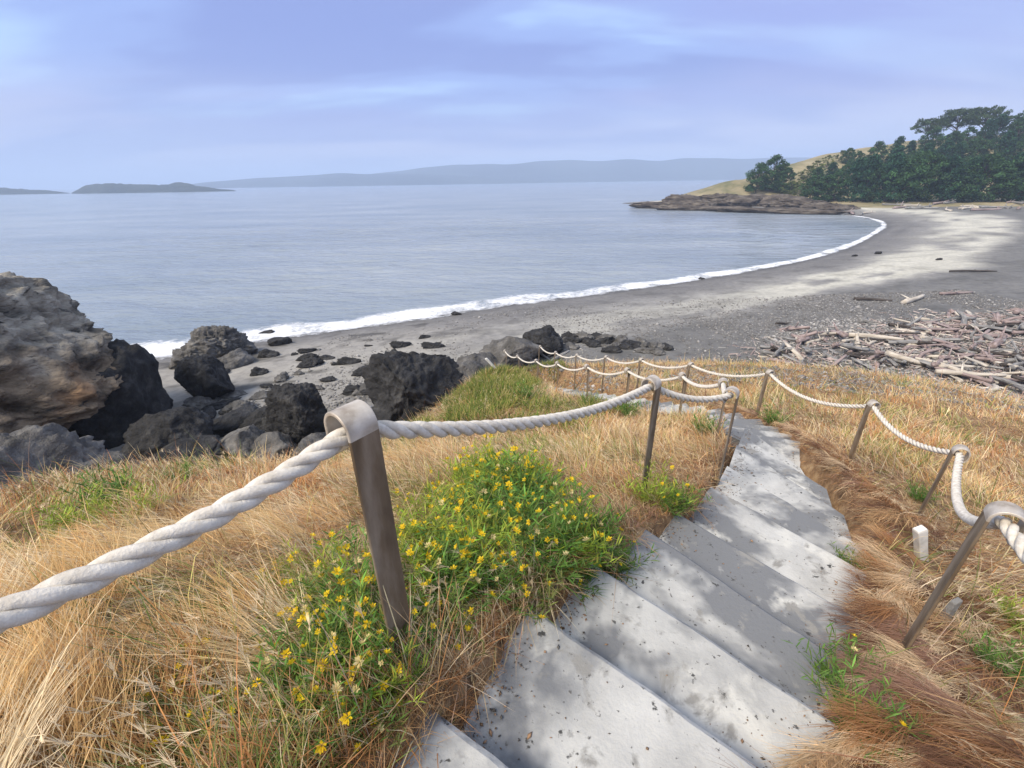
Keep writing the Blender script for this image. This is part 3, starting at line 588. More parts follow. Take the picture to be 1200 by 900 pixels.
def heads_field(seed, n):
    """pale feathery seed heads on long arching stalks"""
    rng = np.random.default_rng(seed); x, y, r = scatter(n, -70, 76, 0.55, 12, 1.5, rng); e, s_ = path_edge(x, y); zh = hill_h(x, y)
    ok = (e > 0.12) & (fbm2(x, y, 1.1, 2, 301) > 0.47) & (zh > beach_h(x, y)+0.3); x, y, r, zh = x[ok], y[ok], r[ok], zh[ok]; n = len(x)
    az = 2*math.pi*fbm2(x, y, 0.5, 3, 231)*1.6+rng.normal(0, 0.5, n); Ls = 0.16+0.14*rng.uniform(0, 1, n); th0 = rng.uniform(0.2, 0.7, n); dth = rng.uniform(0.4, 1.0, n)
    base = np.stack([x, y, zh-0.01], 1); wd = 0.0016*np.maximum(1, (r/2.2)**0.7)
    v, f, m = blades(base, az, Ls, th0, dth, np.full(n, 1)*wd, 3); tip = v.reshape(n, m, 3)[:, -1]; K = 9
    tb = np.repeat(tip, K, 0); azr = np.repeat(az, K)+rng.normal(0, 0.35, n*K); tr_ = np.repeat(th0+dth, K)+rng.normal(0, 0.22, n*K)
    tb = tb-0.02*rng.uniform(0, 1, (n*K, 1))*np.stack([np.sin(azr)*np.sin(tr_), np.cos(azr)*np.sin(tr_), np.cos(tr_)], 1)
    v2, f2, m2 = blades(tb, azr, 0.055*np.exp(rng.normal(0, 0.25, n*K)), tr_, rng.normal(0.2, 0.2, n*K), np.repeat(wd, K)*0.9, 2)
    c1_ = np.repeat(PAL[[2]]*np.exp(rng.normal(0, 0.12, (n, 1))), m, 0); c2_ = np.repeat(np.repeat(np.array([[0.70, 0.57, 0.38]])*np.exp(rng.normal(0, 0.15, (n, 1))), K, 0), m2, 0)
    V, Fs = join([(v, f), (v2, f2)]); return V, Fs, np.vstack([c1_, c2_])
v, f, col = heads_field(13, 7000); me = mesh('grass_seed_heads', v, f); colour(me, col)
o = link('grass_seed_heads', me, M_grass); o['kind'] = 'stuff'; tag(o, 'pale feathery seed heads standing in the dry grass', 'seed heads')


def lock_field(seed, n, kind):
    """long strands combed together into locks: kind 0 brown thatch along the outer edge of the steps, kind 1 blond sweeps in the near grass"""
    rng = np.random.default_rng(seed)
    if kind == 0:
        x, y, r = scatter(n, 22, 80, 0.9, 9, 1.45, rng); e, sd_ = path_edge(x, y); ok = (sd_ < 0) & (e > -0.02) & (e < 0.20+0.75*rng.uniform(0, 1, n)**1.4) & (fbm2(x, y, 1.3, 2, 421) > 0.34)
    elif kind == 2:
        x, y, r = scatter(n, -40, 40, 0.7, 9, 1.5, rng); e, sd_ = path_edge(x, y); ok = (sd_ > 0) & (e > -0.07+0.10*fbm2(x, y, 4, 2, 66)) & (e < 0.08+0.35*rng.uniform(0, 1, n)**1.5)
    else:
        x, y, r = scatter(n, -75, -8, 0.45, 5, 1.5, rng); e, sd_ = path_edge(x, y); ok = (e > 0.35) & (fbm2(x, y, 0.9, 2, 401)+0.35*np.exp(-((x+1.0)**2+(y-0.6)**2)) > 0.56)
    x, y, r, e = x[ok], y[ok], r[ok], e[ok]; n = len(x); z = hill_h(x, y)
    cell = 0.14 if kind == 0 else 0.11; cx, cy = np.floor(x/cell+0.7*fbm2(x, y, 6, 2, 3)), np.floor(y/cell+0.7*fbm2(x, y, 6, 2, 4))
    h1 = _hash(cx.astype(np.int64), cy.astype(np.int64), 3, 11); h2 = _hash(cx.astype(np.int64), cy.astype(np.int64), 5, 23); h3 = _hash(cx.astype(np.int64), cy.astype(np.int64), 9, 31)
    az0 = (rad(-105) if kind == 0 else rad(-95))+1.5*(fbm2(x, y, 0.8, 2, 411)-0.5)*2
    az = az0+(h1-0.5)*1.5+rng.normal(0, 0.3, n); Ln = (0.20+0.20*h2)*np.exp(rng.normal(0, 0.18, n))*(np.clip(0.5+e, 0.45, 1.1) if kind == 0 else 1)
    th0 = 0.75+0.5*h3+rng.normal(0, 0.10, n); dth = 0.45+0.5*h2+rng.normal(0, 0.08, n)
    if kind == 2: az = rng.uniform(0, 6.28, n); Ln = Ln*0.32; th0 = rng.uniform(0.2, 1.3, n); h2 = h2*0.2
    pal = np.array([(0.42, 0.215, 0.095), (0.58, 0.37, 0.19), (0.21, 0.11, 0.065), (0.68, 0.51, 0.32), (0.34, 0.20, 0.14)]) if kind != 1 else np.array([(0.72, 0.53, 0.27), (0.62, 0.40, 0.17), (0.76, 0.62, 0.40), (0.54, 0.30, 0.12), (0.68, 0.46, 0.23)])
    col = pal[(h3*4.99).astype(int)]*np.exp(rng.normal(0, 0.2, (n, 1))); wd = (0.0018+0.0012*rng.uniform(0, 1, n))*np.maximum(1, (r/2.2)**0.8)
    v, f, m = blades(np.stack([x, y, z+0.01+0.05*h2], 1), az, Ln, th0, dth, wd, 4, twist=rng.normal(0, 0.4, n)); return v, f, np.repeat(col, m, 0)
v, f, col = lock_field(21, 130000, 0); me = mesh('matted_thatch', v, f); colour(me, col); o = link('matted_thatch', me, M_grass); o['kind'] = 'stuff'; tag(o, 'brown matted dead grass combed over along the outer edge of the steps', 'dead grass')
v, f, col = lock_field(23, 70000, 2); me = mesh('reddish_litter', v, f); colour(me, col); o = link('reddish_litter', me, M_grass); o['kind'] = 'stuff'; tag(o, 'reddish short dead stems fringing the inner edge of the steps', 'dead grass')
v, f, col = lock_field(22, 42000, 1); me = mesh('blond_grass_locks', v, f); colour(me, col); o = link('blond_grass_locks', me, M_grass); o['kind'] = 'stuff'; tag(o, 'blond sweeping tufts of fallen grass under the near rope', 'dead grass')

# ------------------------------------------------------------------ green plants with yellow flowers
def plant_mesh(seed, R=0.20, H=0.26, stems=34, tone=0):
    rng = np.random.default_rng(seed); parts, cols, tips = [], [], []
    G = [np.array([0.11, 0.205, 0.035]), np.array([0.26, 0.33, 0.04]), np.array([0.17, 0.20, 0.055])][tone]
    az = rng.uniform(0, 2*math.pi, stems); th = np.abs(rng.normal(0.45, 0.28, stems)); base = np.stack([np.sin(az)*R*0.35*rng.uniform(0, 1, stems), np.cos(az)*R*0.35*rng.uniform(0, 1, stems), np.full(stems, -0.02)], 1)
    Ls = H*rng.uniform(0.65, 1.15, stems); v, f, m = blades(base, az, Ls, th, rng.uniform(0.0, 0.5, stems), np.full(stems, 0.004), 3); parts.append((v, f)); cols.append(np.repeat(G[None]*0.9, len(v), 0))
    rg = v.reshape(stems, m, 3); r0 = (rg[:, 0]+rg[:, 1])/2; r1 = (rg[:, 2]+rg[:, 3])/2; r2 = (rg[:, 4]+rg[:, 5])/2; r3 = rg[:, 6]; tips = r3
    K = 16; u = rng.uniform(0.12, 1, (stems, K)); pts = np.where(u[..., None] < 0.33, r0[:, None]+(r1-r0)[:, None]*(u/0.33)[..., None], np.where(u[..., None] < 0.66, r1[:, None]+(r2-r1)[:, None]*((u-0.33)/0.33)[..., None], r2[:, None]+(r3-r2)[:, None]*((u-0.66)/0.34)[..., None])).reshape(-1, 3)
    n = len(pts); la = np.repeat(az, K)+rng.uniform(-2.4, 2.4, n); v, f, m = blades(pts, la, rng.uniform(0.035, 0.075, n), rng.uniform(0.5, 1.2, n), rng.uniform(0.0, 0.6, n), rng.uniform(0.005, 0.009, n), 2, False, rng.normal(0, 0.5, n))
    parts.append((v, f)); cols.append(np.repeat(G[None]*np.exp(rng.normal(0, 0.28, (n, 1)))*np.exp(rng.normal(0, 0.10, (n, 3))), m, 0))
    nb = 60; az2 = rng.uniform(0, 2*math.pi, nb); b2 = np.stack([np.sin(az2)*R*0.3, np.cos(az2)*R*0.3, np.full(nb, -0.02)], 1)
    v, f, m = blades(b2, az2+rng.normal(0, 0.5, nb), H*rng.uniform(0.4, 0.95, nb), rng.uniform(0.2, 0.9, nb), rng.uniform(0.2, 0.9, nb), np.full(nb, 0.0055), 3); parts.append((v, f))
    cols.append(np.repeat(np.where(rng.uniform(0, 1, (nb, 1)) < 0.25, np.array([[0.42, 0.31, 0.13]]), G[None]*1.15)*np.exp(rng.normal(0, 0.2, (nb, 1))), m, 0))
    V, Fs = join(parts); me = mesh('foliage', V, Fs); colour(me, np.vstack(cols)); me.materials.append(M_leaf); return me, tips
def flower_mesh(seed, mat):
    rng = np.random.default_rng(seed); vs, fs = [], []
    for layer, (k_, R, up) in enumerate(((6, 0.019, 0.008), (5, 0.013, 0.014))):
        for i in range(k_):
            a = 2*math.pi*(i+0.4*layer)/k_+rng.normal(0, 0.12); b = len(vs); r = R*rng.uniform(0.85, 1.15); w2 = 0.42
            for rr, da, zz in ((0.12, 0, 0), (0.65, -w2, up*0.7), (1.0, 0, up+rng.normal(0, 0.002)), (0.65, w2, up*0.7)): vs.append((r*rr*math.cos(a+da), r*rr*math.sin(a+da), zz))
            fs.append([b, b+1, b+2, b+3])
    me = mesh('flower', np.array(vs), np.array(fs)); me.materials.append(mat); return me
PLV = [plant_mesh(500+i, tone=t_, stems=s_, H=h_) for i, (t_, s_, h_) in enumerate([(0, 34, 0.27), (0, 30, 0.24), (1, 30, 0.26), (2, 26, 0.20), (1, 26, 0.2)])]
FLV = [flower_mesh(1, M_petal), flower_mesh(2, M_petal), flower_mesh(3, M_petal_old)]
def plant(px, py, var, scale, nfl, label, group, faded=0.2, jitter=True):
    if group: label = ('deep green ', 'mid green ', 'yellow green ', 'olive ', 'pale green ')[var]+('well flowered ' if nfl > 7 else 'few flowered ' if nfl < 5 else '')+label
    p = hit(px, py, hill_h); e = empty('flowering_plant' if nfl else 'green_plant', p, random.uniform(0, 6.28)); tag(e, label, 'plant', group)
    nfl = int(nfl*1.5); me, tips = PLV[var]; s_ = scale*random.uniform(0.9, 1.1); e.scale = (s_,)*3
    link('foliage', me, None, e)
    if nfl:
        up = tips[np.argsort(-tips[:, 2])][:max(nfl*2, 6)]; sel = RNG.permutation(len(up))[:nfl]
        for q_ in up[sel]:
            fl = link('flower', FLV[2] if random.random() < faded else FLV[random.randrange(2)], None, e); fl.location = (q_[0]*1.02, q_[1]*1.02, q_[2]+0.004)
            fl.rotation_euler = (random.gauss(0, 0.5), random.gauss(0, 0.5), random.uniform(0, 6.28)); z_ = random.uniform(0.6, 1.1)/max(s_, 0.6)**0.5; fl.scale = (z_,)*3
LB = 'bushy plant with yellow blooms in the big clump beside the steps'; GB = 'plants of the big flowering clump'
for px, py, var, s_, n_ in [(585, 585, 2, 1.4, 12), (545, 600, 2, 1.3, 12), (620, 605, 0, 1.35, 9), (565, 578, 2, 1.3, 10), (605, 580, 4, 1.4, 10), (525, 615, 4, 1.1, 9), (635, 590, 2, 1.2, 6), (655, 625, 0, 1.0, 6), (690, 650, 1, 1.05, 4), (715, 665, 1, 0.9, 3), (600, 640, 0, 1.1, 8), (560, 650, 2, 1.0, 9), (640, 668, 1, 1.05, 5), (520, 640, 0, 1.0, 9), (505, 690, 0, 1.0, 8),
                            (545, 700, 1, 1.0, 7), (580, 690, 0, 0.95, 7), (520, 745, 3, 0.8, 6), (490, 620, 2, 0.95, 8), (610, 560, 2, 0.95, 8), (560, 560, 2, 0.9, 9), (675, 690, 1, 0.8, 4), (625, 705, 3, 0.75, 5), (575, 615, 2, 1.15, 10), (535, 675, 2, 1.05, 9), (600, 605, 0, 1.25, 8), (670, 655, 2, 1.0, 4), (640, 645, 0, 1.1, 5), (500, 660, 2, 1.0, 8), (575, 665, 2, 1.0, 8), (700, 680, 3, 0.8, 3), (590, 630, 4, 1.2, 9), (555, 630, 0, 1.2, 8), (480, 660, 4, 0.95, 8), (480, 690, 2, 0.9, 7), (665, 640, 4, 1.0, 5)]:
    plant(px, py, var, s_, n_, LB, GB)
LS = 'low plant with yellow blooms at the foot of the looped post'; GS = 'plants round the looped post'
for px, py, var, s_, n_ in [(420, 700, 0, 0.95, 7), (395, 745, 0, 0.85, 6), (430, 790, 0, 0.8, 6), (375, 790, 0, 0.75, 5), (410, 835, 0, 0.7, 5), (450, 850, 3, 0.6, 6), (385, 680, 2, 0.8, 8), (470, 800, 1, 0.6, 4), (365, 735, 2, 0.7, 5), (440, 740, 1, 0.8, 5), (405, 770, 2, 0.8, 6), (350, 770, 0, 0.6, 4), (425, 765, 0, 0.8, 4), (385, 810, 0, 0.75, 4), (415, 800, 2, 0.7, 5), (480, 745, 0, 0.75, 4), (360, 820, 2, 0.6, 5), (395, 715, 2, 0.85, 6), (440, 820, 2, 0.65, 5)]:
    plant(px, py, var, s_, n_, LS, GS)
LW = 'sparse yellow blooming plant in dry grass under the near rope'; GW = 'sparse plants in the dry grass'
for px, py, var, s_, n_ in [(215, 800, 4, 0.55, 7), (250, 850, 4, 0.5, 7), (300, 745, 4, 0.5, 4), (215, 870, 3, 0.45, 5), (270, 780, 3, 0.5, 6), (370, 860, 4, 0.45, 5), (170, 830, 3, 0.42, 4), (330, 690, 4, 0.55, 4)]:
    plant(px, py, var, s_, n_, LW, GW, 0.1)
for px, py, var, s_, n_, lb in [(765, 590, 2, 1.15, 3, 'rounded green plant at the foot of the leaning inner rail post'), (790, 598, 0, 0.8, 2, 'small green plant beside the step edge below the leaning inner post'),
                                (130, 590, 1, 1.5, 0, 'green leafy plant at the brink of the bank above the rocks'), (95, 622, 2, 1.2, 0, 'yellow green grassy tuft on the straw slope by the bank'), (160, 610, 2, 1.2, 0, 'low green tuft near the middle of the straw slope'), (215, 562, 1, 0.9, 0, 'small green tuft on the stony lip of the bank'),
                                (985, 690, 3, 0.85, 0, 'olive weed creeping over the edge of a step below the bend'), (1000, 675, 1, 0.8, 0, 'green weed at the outer step edge beside the white stake'), (985, 820, 0, 0.85, 2, 'bright green weed spilling onto the outer end of a step'), (1005, 850, 0, 0.7, 1, 'small green weed beside brown thatch hummock'),
                                (960, 800, 2, 0.6, 0, 'tiny green weed in the joint of a step'), (1170, 790, 1, 0.8, 0, 'green tuft in straw beside the thatch hummock'), (1185, 730, 4, 0.8, 0, 'yellowish tuft in straw past the tall leaning post'), (1075, 585, 1, 0.9, 0, 'green tuft behind the outer rail post by the white stake'),
                                (735, 487, 1, 1.6, 0, 'green tuft beside the path under the inner rope'), (620, 470, 0, 1.9, 0, 'dark green tuft on the mound below the lower steps'), (905, 500, 0, 1.1, 0, 'dark green tuft at the outer corner of the bend'), (825, 508, 1, 1.2, 0, 'green tuft between the two inner corner posts and the path'), (690, 476, 1, 1.2, 0, 'green tuft at the foot of a lower inner post')]:
    plant(px, py, var, s_, n_, lb, None)
# green turf on the mound beside the lower flight
def turf(seed):
    rng = np.random.default_rng(seed); ps = []
    poly = [(520, 500), (535, 470), (560, 444), (585, 436), (612, 441), (632, 455), (612, 468), (588, 486), (560, 502)]
    P = np.array([hit(x, y, hill_h)[:2] for x, y in poly]); lo, hi = P.min(0), P.max(0); n = 60000
    x = rng.uniform(lo[0]-0.5, hi[0]+1.5, n); y = rng.uniform(lo[1]-1.5, hi[1]+0.5, n); ins = np.zeros(n, bool); j = len(P)-1
    for i in range(len(P)):
        a, b = P[i], P[j]; ins ^= ((a[1] > y) != (b[1] > y)) & (x < (b[0]-a[0])*(y-a[1])/(b[1]-a[1])+a[0]); j = i
    e, _ = path_edge(x, y); ok = ((ins & (fbm2(x, y, 1.6, 3, 12) > 0.36)) | ((fbm2(x, y, 1.0, 3, 8) > 0.56) & (rng.uniform(0, 1, n) < 0.4))) & (e > 0.1); x, y = x[ok], y[ok]; n = len(x); z = hill_h(x, y)
    col = np.array([[0.13, 0.18, 0.035]])*np.exp(rng.normal(0, 0.3, (n, 1))); y_ = rng.uniform(0, 1, n) < 0.35; col[y_] = np.array([0.33, 0.29, 0.09])
    v, f, m = blades(np.stack([x, y, z], 1), rng.uniform(0, 6.28, n), rng.uniform(0.20, 0.42, n), rng.uniform(0.2, 0.9, n), rng.uniform(0.2, 0.9, n), np.full(n, 0.016), 3); return v, f, np.repeat(col, m, 0)
v, f, col = turf(3); me = mesh('green_turf', v, f); colour(me, col); o = link('green_turf', me, M_grass); o['kind'] = 'stuff'; tag(o, 'green grass on the mound beside the lower flight of steps', 'grass')


def grit(seed, n):
    rng = np.random.default_rng(seed); v0 = np.array([(1, 0, 0), (-1, 0, 0), (0, 1, 0), (0, -1, 0), (0, 0, 1), (0, 0, -1)], float); f0 = np.array([(0, 2, 4), (2, 1, 4), (1, 3, 4), (3, 0, 4), (2, 0, 5), (1, 2, 5), (3, 1, 5), (0, 3, 5)])
    k_ = rng.integers(3, 13, n); A = np.array([steps[i][0] for i in k_]); B = np.array([steps[i][1] for i in k_]); A0 = np.array([steps[i-1][0] for i in k_]); B0 = np.array([steps[i-1][1] for i in k_])
    t = np.where(rng.uniform(0, 1, n) < 0.72, np.abs(rng.normal(0, 0.09, n)), 1-np.abs(rng.normal(0, 0.06, n))); t = np.where(rng.uniform(0, 1, n) < 0.12, rng.uniform(0, 1, n), t).clip(0.0, 1.0); u = rng.beta(1.2, 2.2, n).clip(0.03, 0.95)
    P = (A0+(B0-A0)*t[:, None])*(1-u)[:, None]+(A+(B-A)*t[:, None])*u[:, None]; P[:, 2] = A[:, 2]+0.013*(1-u)+0.002
    s_ = np.exp(rng.normal(-5.85, 0.45, n)); a = rng.uniform(0, 6.28, n); V = v0[None]*np.stack([s_*rng.uniform(0.8, 2.4, n), s_, s_*0.6], 1)[:, None]; c_, si = np.cos(a)[:, None], np.sin(a)[:, None]
    V = np.stack([V[..., 0]*c_-V[..., 1]*si, V[..., 0]*si+V[..., 1]*c_, V[..., 2]], -1)+P[:, None]
    col = np.array([(0.08, 0.07, 0.06), (0.20, 0.13, 0.08), (0.36, 0.22, 0.13), (0.13, 0.12, 0.11)])[rng.integers(0, 4, n)]; return V.reshape(-1, 3), (np.arange(n)[:, None, None]*6+f0[None]).reshape(-1, 3), np.repeat(col, 6, 0)
v, f, col = grit(9, 2600); me = mesh('grit', v, f); colour(me, col); o = link('grit', me, M_peb); o['kind'] = 'stuff'; tag(o, 'dark grit and plant litter lying on the step ends', 'grit')

# ------------------------------------------------------------------ stakes
def stake(px, py, h, wdt, mat, label, lean=0.0, t=None):
    p = hit(px, py, hill_h); bm = bmesh.new(); hw = wdt/2
    prof_ = [(hw, hw*0.75), (-hw, hw*0.75), (-hw, -hw*0.75), (hw, -hw*0.75)]; lay = []
    for z_, s_ in ((-0.15, 1.0), (h*0.5, 0.98), (h*0.95, 0.96), (h, 0.80)): lay.append([bm.verts.new((a*s_+lean*z_, b*s_, z_+(0.012*a/hw if z_ > h*0.9 else 0))) for a, b in prof_])
    for a, b in zip(lay, lay[1:]):
        for i in range(4): bm.faces.new((a[i], a[(i+1) % 4], b[(i+1) % 4], b[i]))
    bm.faces.new(lay[-1]); bm.faces.new(lay[0][::-1]); bmesh.ops.recalc_face_normals(bm, faces=bm.faces); bmesh.ops.bevel(bm, geom=bm.edges[:], offset=0.003, affect='EDGES')
    me = bpy.data.meshes.new('stake'); bm.to_mesh(me); bm.free(); o_ = link('stake', me, mat); o_.location = p; o_.rotation_euler[2] = 0.1; return tag(o_, label, 'stake')
stake(1079, 655, 0.30, 0.07, M_white, 'short white wooden stake at the foot of an outer rail post', -0.45)
stake(1104, 728, 0.16, 0.042, M_rockpale, 'small grey stake stub in brown thatch behind the tall leaning post', 0.1)
stake(584, 436, 0.55, 0.10, M_white, 'slanting white board end on the green mound', -0.8)

# ------------------------------------------------------------------ rocks
ICO = {}
def ico(s_):
    if s_ not in ICO:
        bm = bmesh.new(); bmesh.ops.create_icosphere(bm, subdivisions=s_, radius=1.0); bm.verts.ensure_lookup_table()
        ICO[s_] = (np.array([v_.co[:] for v_ in bm.verts]), np.array([[v_.index for v_ in f_.verts] for f_ in bm.faces])); bm.free()
    return ICO[s_]
def rock_mesh(seed, size, sub=4, rough=0.35, facets=9, freq=1.3, strata=0.0, cuts=None):
    rng = np.random.default_rng(seed); v, f = ico(sub); v = v.copy(); u = v.copy()
    for i in range(facets):
        n_ = rng.normal(0, 1, 3); n_ /= np.linalg.norm(n_); d_ = rng.uniform(0.55, 0.9); t_ = u@n_-d_; m_ = t_ > 0; u[m_] -= n_*(t_[m_]*0.92)[:, None]
    for n_, d_ in (cuts or []):
        n_ = np.array(n_, float); n_ /= np.linalg.norm(n_); t_ = u@n_-d_; m_ = t_ > 0; u[m_] -= n_*(t_[m_]*0.95)[:, None]
    q_ = v*freq+seed*3.7; a_ = fbm(q_, 5, seed % 97); rd = 1-np.abs(2*fbm(q_*1.9+5, 4, seed % 89)-1)
    u *= (1+rough*((a_-0.5)*1.6)+rough*0.55*(rd-0.75)+rough*0.55*(1-np.abs(2*fbm(q_*3.7, 5, 3, 0.6)-1)-0.75)+rough*0.40*(fbm(q_*9, 5, 3, 0.6)-0.5))[:, None]
    if strata: u[:, 2] += strata*(np.floor(u[:, 2]*5+2*a_)/5-u[:, 2]); 
    u = u*np.asarray(size)/2; return mesh('rock', u, f, smooth=True)
def ground(x, y): return np.maximum(beach_h(x, y), np.where((np.asarray(x) > -15) & (np.asarray(x) < 42) & (np.asarray(y) < 23.5), hill_h(x, y), -9))
def rock(px, py, size, mat, label, seed, rz=0.0, sink=0.25, sub=4, rough=0.4, cat='rock', group=None, dz=0.0, name='rock', pos=None, **kw):
    p = hit(px, py, beach_h) if pos is None else np.array([pos[0], pos[1], float(beach_h(np.array([pos[0]]), np.array([pos[1]]))[0])])
    o_ = link(name, rock_mesh(seed, size, sub, rough, **kw), mat); o_.location = (p[0], p[1], p[2]+size[2]*(0.5-sink)+dz); o_.rotation_euler[2] = rz; tag(o_, label, cat, group); return o_
BIG = rock(0, 0, (14.5, 9.5, 10.2), M_rockbig, 'huge lichen grey rock with an orange brown face beside the water', 21, 0.35, 0.20, 7, 0.27, pos=(-21.6, 13.6), facets=6, freq=1.5, cuts=[((0.9, -0.35, 0.5), 0.70), ((0.1, 0.2, 1), 0.75)])
_n = len(BIG.data.vertices); _c = np.zeros(_n*3, np.float32); BIG.data.vertices.foreach_get('co', _c); _c = _c.reshape(-1, 3); _h = _c@np.array([0.80, -0.55, -0.28])   # iron-stained face towards the beach
_m = sstep(3.3, 5.2, _h+5.0*(fbm(_c*0.45, 4, 9)-0.5))*(1-sstep(2.4, 4.2, _c[:, 2]))*0.85
_o = sstep(0.5, 0.62, fbm(_c*0.6+4, 4, 19)); colour(BIG.data, np.array([[1.42, 1.38, 1.28]])*(1-_m)[:, None]+_m[:, None]*(np.array([[0.95, 0.72, 0.50]])*(1-_o)[:, None]+np.array([[1.35, 0.78, 0.38]])*_o[:, None]))
rock(0, 0, (6.5, 6.0, 5.2), M_rockgrey, 'broad grey shoulder of rock below the huge lichen rock', 33, 0.9, 0.3, 6, 0.42, pos=(-13.6, 8.6))
rock(0, 0, (6.0, 4.5, 4.4), M_rockdark, 'rough dark boulder at the foot of the bank beside the huge rock', 35, 0.2, 0.3, 5, 0.40, pos=(-16.2, 9.6))
rock(0, 0, (4.0, 3.6, 5.0), M_rockdark, 'tall black rock leaning against the huge lichen rock', 41, 0.2, 0.2, 5, 0.36, pos=(-16.4, 16.2))
rock(0, 0, (2.8, 2.6, 2.4), M_rockdark, 'black rock in front of the tall black rock', 42, 0.8, 0.25, 5, 0.40, pos=(-12.9, 14.0))
rock(0, 0, (2.2, 2.2, 2.9), M_rockdark, 'black rock with a rounded top nearest the surf beside the huge rock', 43, 1.8, 0.2, 5, 0.36, pos=(-15.0, 19.4))
rock(0, 0, (3.4, 2.6, 1.8), M_rockdark, 'low black rock below the black rocks', 44, 0.5, 0.3, 4, 0.42, pos=(-11.9, 12.6))
rock(356, 512, (2.5, 2.3, 2.9), M_rockdark, 'black domed boulder standing on pale sand', 51, 0.4, 0.22, 6, 0.36)
rock(487, 498, (5.2, 4.4, 4.6), M_rockdark, 'large dark boulder beside the green mound', 52, 0.6, 0.25, 6, 0.40)
rock(535, 480, (3.4, 2.8, 2.7), M_rockgrey, 'grey brown boulder between the large dark boulder and the mound', 53, 1.0, 0.25, 5, 0.40)
rock(560, 450, (3.0, 2.2, 1.9), M_rockgrey, 'jagged grey rock behind the green mound', 54, 0.2, 0.25, 4, 0.5)
rock(600, 428, (3.6, 2.4, 2.2), M_rockgrey, 'rough grey rock at the bottom of the steps', 55, 0.2, 0.25, 4, 0.5)
rock(635, 412, (2.6, 2.2, 2.2), M_rockdark, 'black rock on the beach past the bottom of the steps', 56, 0.8, 0.25, 5, 0.36)
rock(258, 420, (3.4, 2.4, 3.0), M_rockgrey, 'craggy brown grey rock at the edge of the surf', 57, 0.3, 0.25, 6, 0.65)
rock(228, 428, (2.6, 2.2, 2.0), M_rockgrey, 'lower dark crag joined to the rock at the surf', 58, 0.9, 0.25, 5, 0.65)
rock(275, 428, (2.4, 1.6, 1.2), M_rockgrey, 'small crag on the sand side of the surf rock', 59, 0.9, 0.3, 4, 0.5)
for i, (px, py, sz, mt, lb) in enumerate([(225, 522, (2.2, 1.3, 1.0), M_rockpale, 'smooth pale slab of rock below the black rocks'), (215, 548, (3.2, 1.6, 1.1), M_rockpale, 'long pale slab just above the straw bank'), (290, 530, (2.2, 1.8, 1.6), M_rockgrey, 'rounded mottled grey rock near the pale slab'),
                                          (325, 535, (2.0, 1.6, 1.3), M_rockgrey, 'mottled grey rock next to the black domed boulder'), (275, 500, (2.4, 1.4, 0.9), M_rockdark, 'low black rock strip on the sand'), (310, 498, (2.0, 1.4, 1.0), M_rockdark, 'low black rock joined to the domed boulder'),
                                          (375, 540, (2.2, 1.6, 1.3), M_rockgrey, 'grey rock behind the looped rope post'), (160, 555, (2.0, 1.4, 1.0), M_rockgrey, 'small dark grey rock at the brink of the bank'), (245, 488, (1.6, 0.6, 0.45), M_rockdark, 'thin black rock sliver on pale sand'),
                                          (190, 540, (2.4, 1.6, 1.2), M_rockdark, 'dark rock between the pale slab and grey boulder'), (400, 548, (2.4, 1.5, 1.2), M_rockdark, 'dark rock low behind the rope'), (445, 525, (2.2, 1.8, 1.2), M_rockdark, 'dark rock at the foot of the large dark boulder')]):
    rock(px, py, sz, mt, lb, 70+i, random.uniform(0, 3), 0.3, 4, 0.42)
SMG = 'small dark stones on the sand'; rs = random.Random(5)
for i in range(70):
    px, py = rs.uniform(225, 560), 0; py = rs.uniform(410-(px-225)*0.07, 505-(px-225)*0.12); z_ = rs.uniform(0.25, 0.85)
    rock(px, py, (z_*rs.uniform(1.0, 2.2), z_, z_*rs.uniform(0.5, 0.95)), M_rockdark if i % 3 else M_rockgrey, 'small dark stone lying on the grey sand near the boulders', 200+i % 9, rs.uniform(-0.3, 0.9), 0.35, 4, 0.75, 'stone', SMG, name='stone')
for i in range(34):
    px = rs.uniform(655, 790); py = rs.uniform(396, 412)+(px-655)*0.03; z_ = rs.uniform(0.35, 0.9)
    rock(px, py, (z_*rs.uniform(1.0, 2.0), z_, z_*rs.uniform(0.5, 0.85)), M_rockgrey if i % 2 else M_rockdark, 'dark stone in the low rocky band below the lower outer rail', 210+i % 9, rs.uniform(-0.4, 0.8), 0.35, 4, 0.75, 'stone', 'stones of the low rocky band', name='stone')
for px, py, z_, lb in [(535, 369, 0.55, 'lone black stone at the foam line'), (1002, 298, 0.5, 'black stone on wet sand at the curve of the bay'), (1035, 281, 0.7, 'black stone near the head of the bay'), (822, 328, 0.5, 'small black stone in the foam'), (315, 393, 0.8, 'small black stone in the surf beside the crag'), (328, 404, 1.0, 'dark stone on sand beside the crag'), (1100, 305, 0.5, 'dark stone on the pale sand')]:
    rock(px, py, (z_*1.6, z_*1.1, z_*0.8), M_rockdark, lb, 230+int(px) % 7, 0.3, 0.3, 3, 0.45, 'stone', None, name='stone')
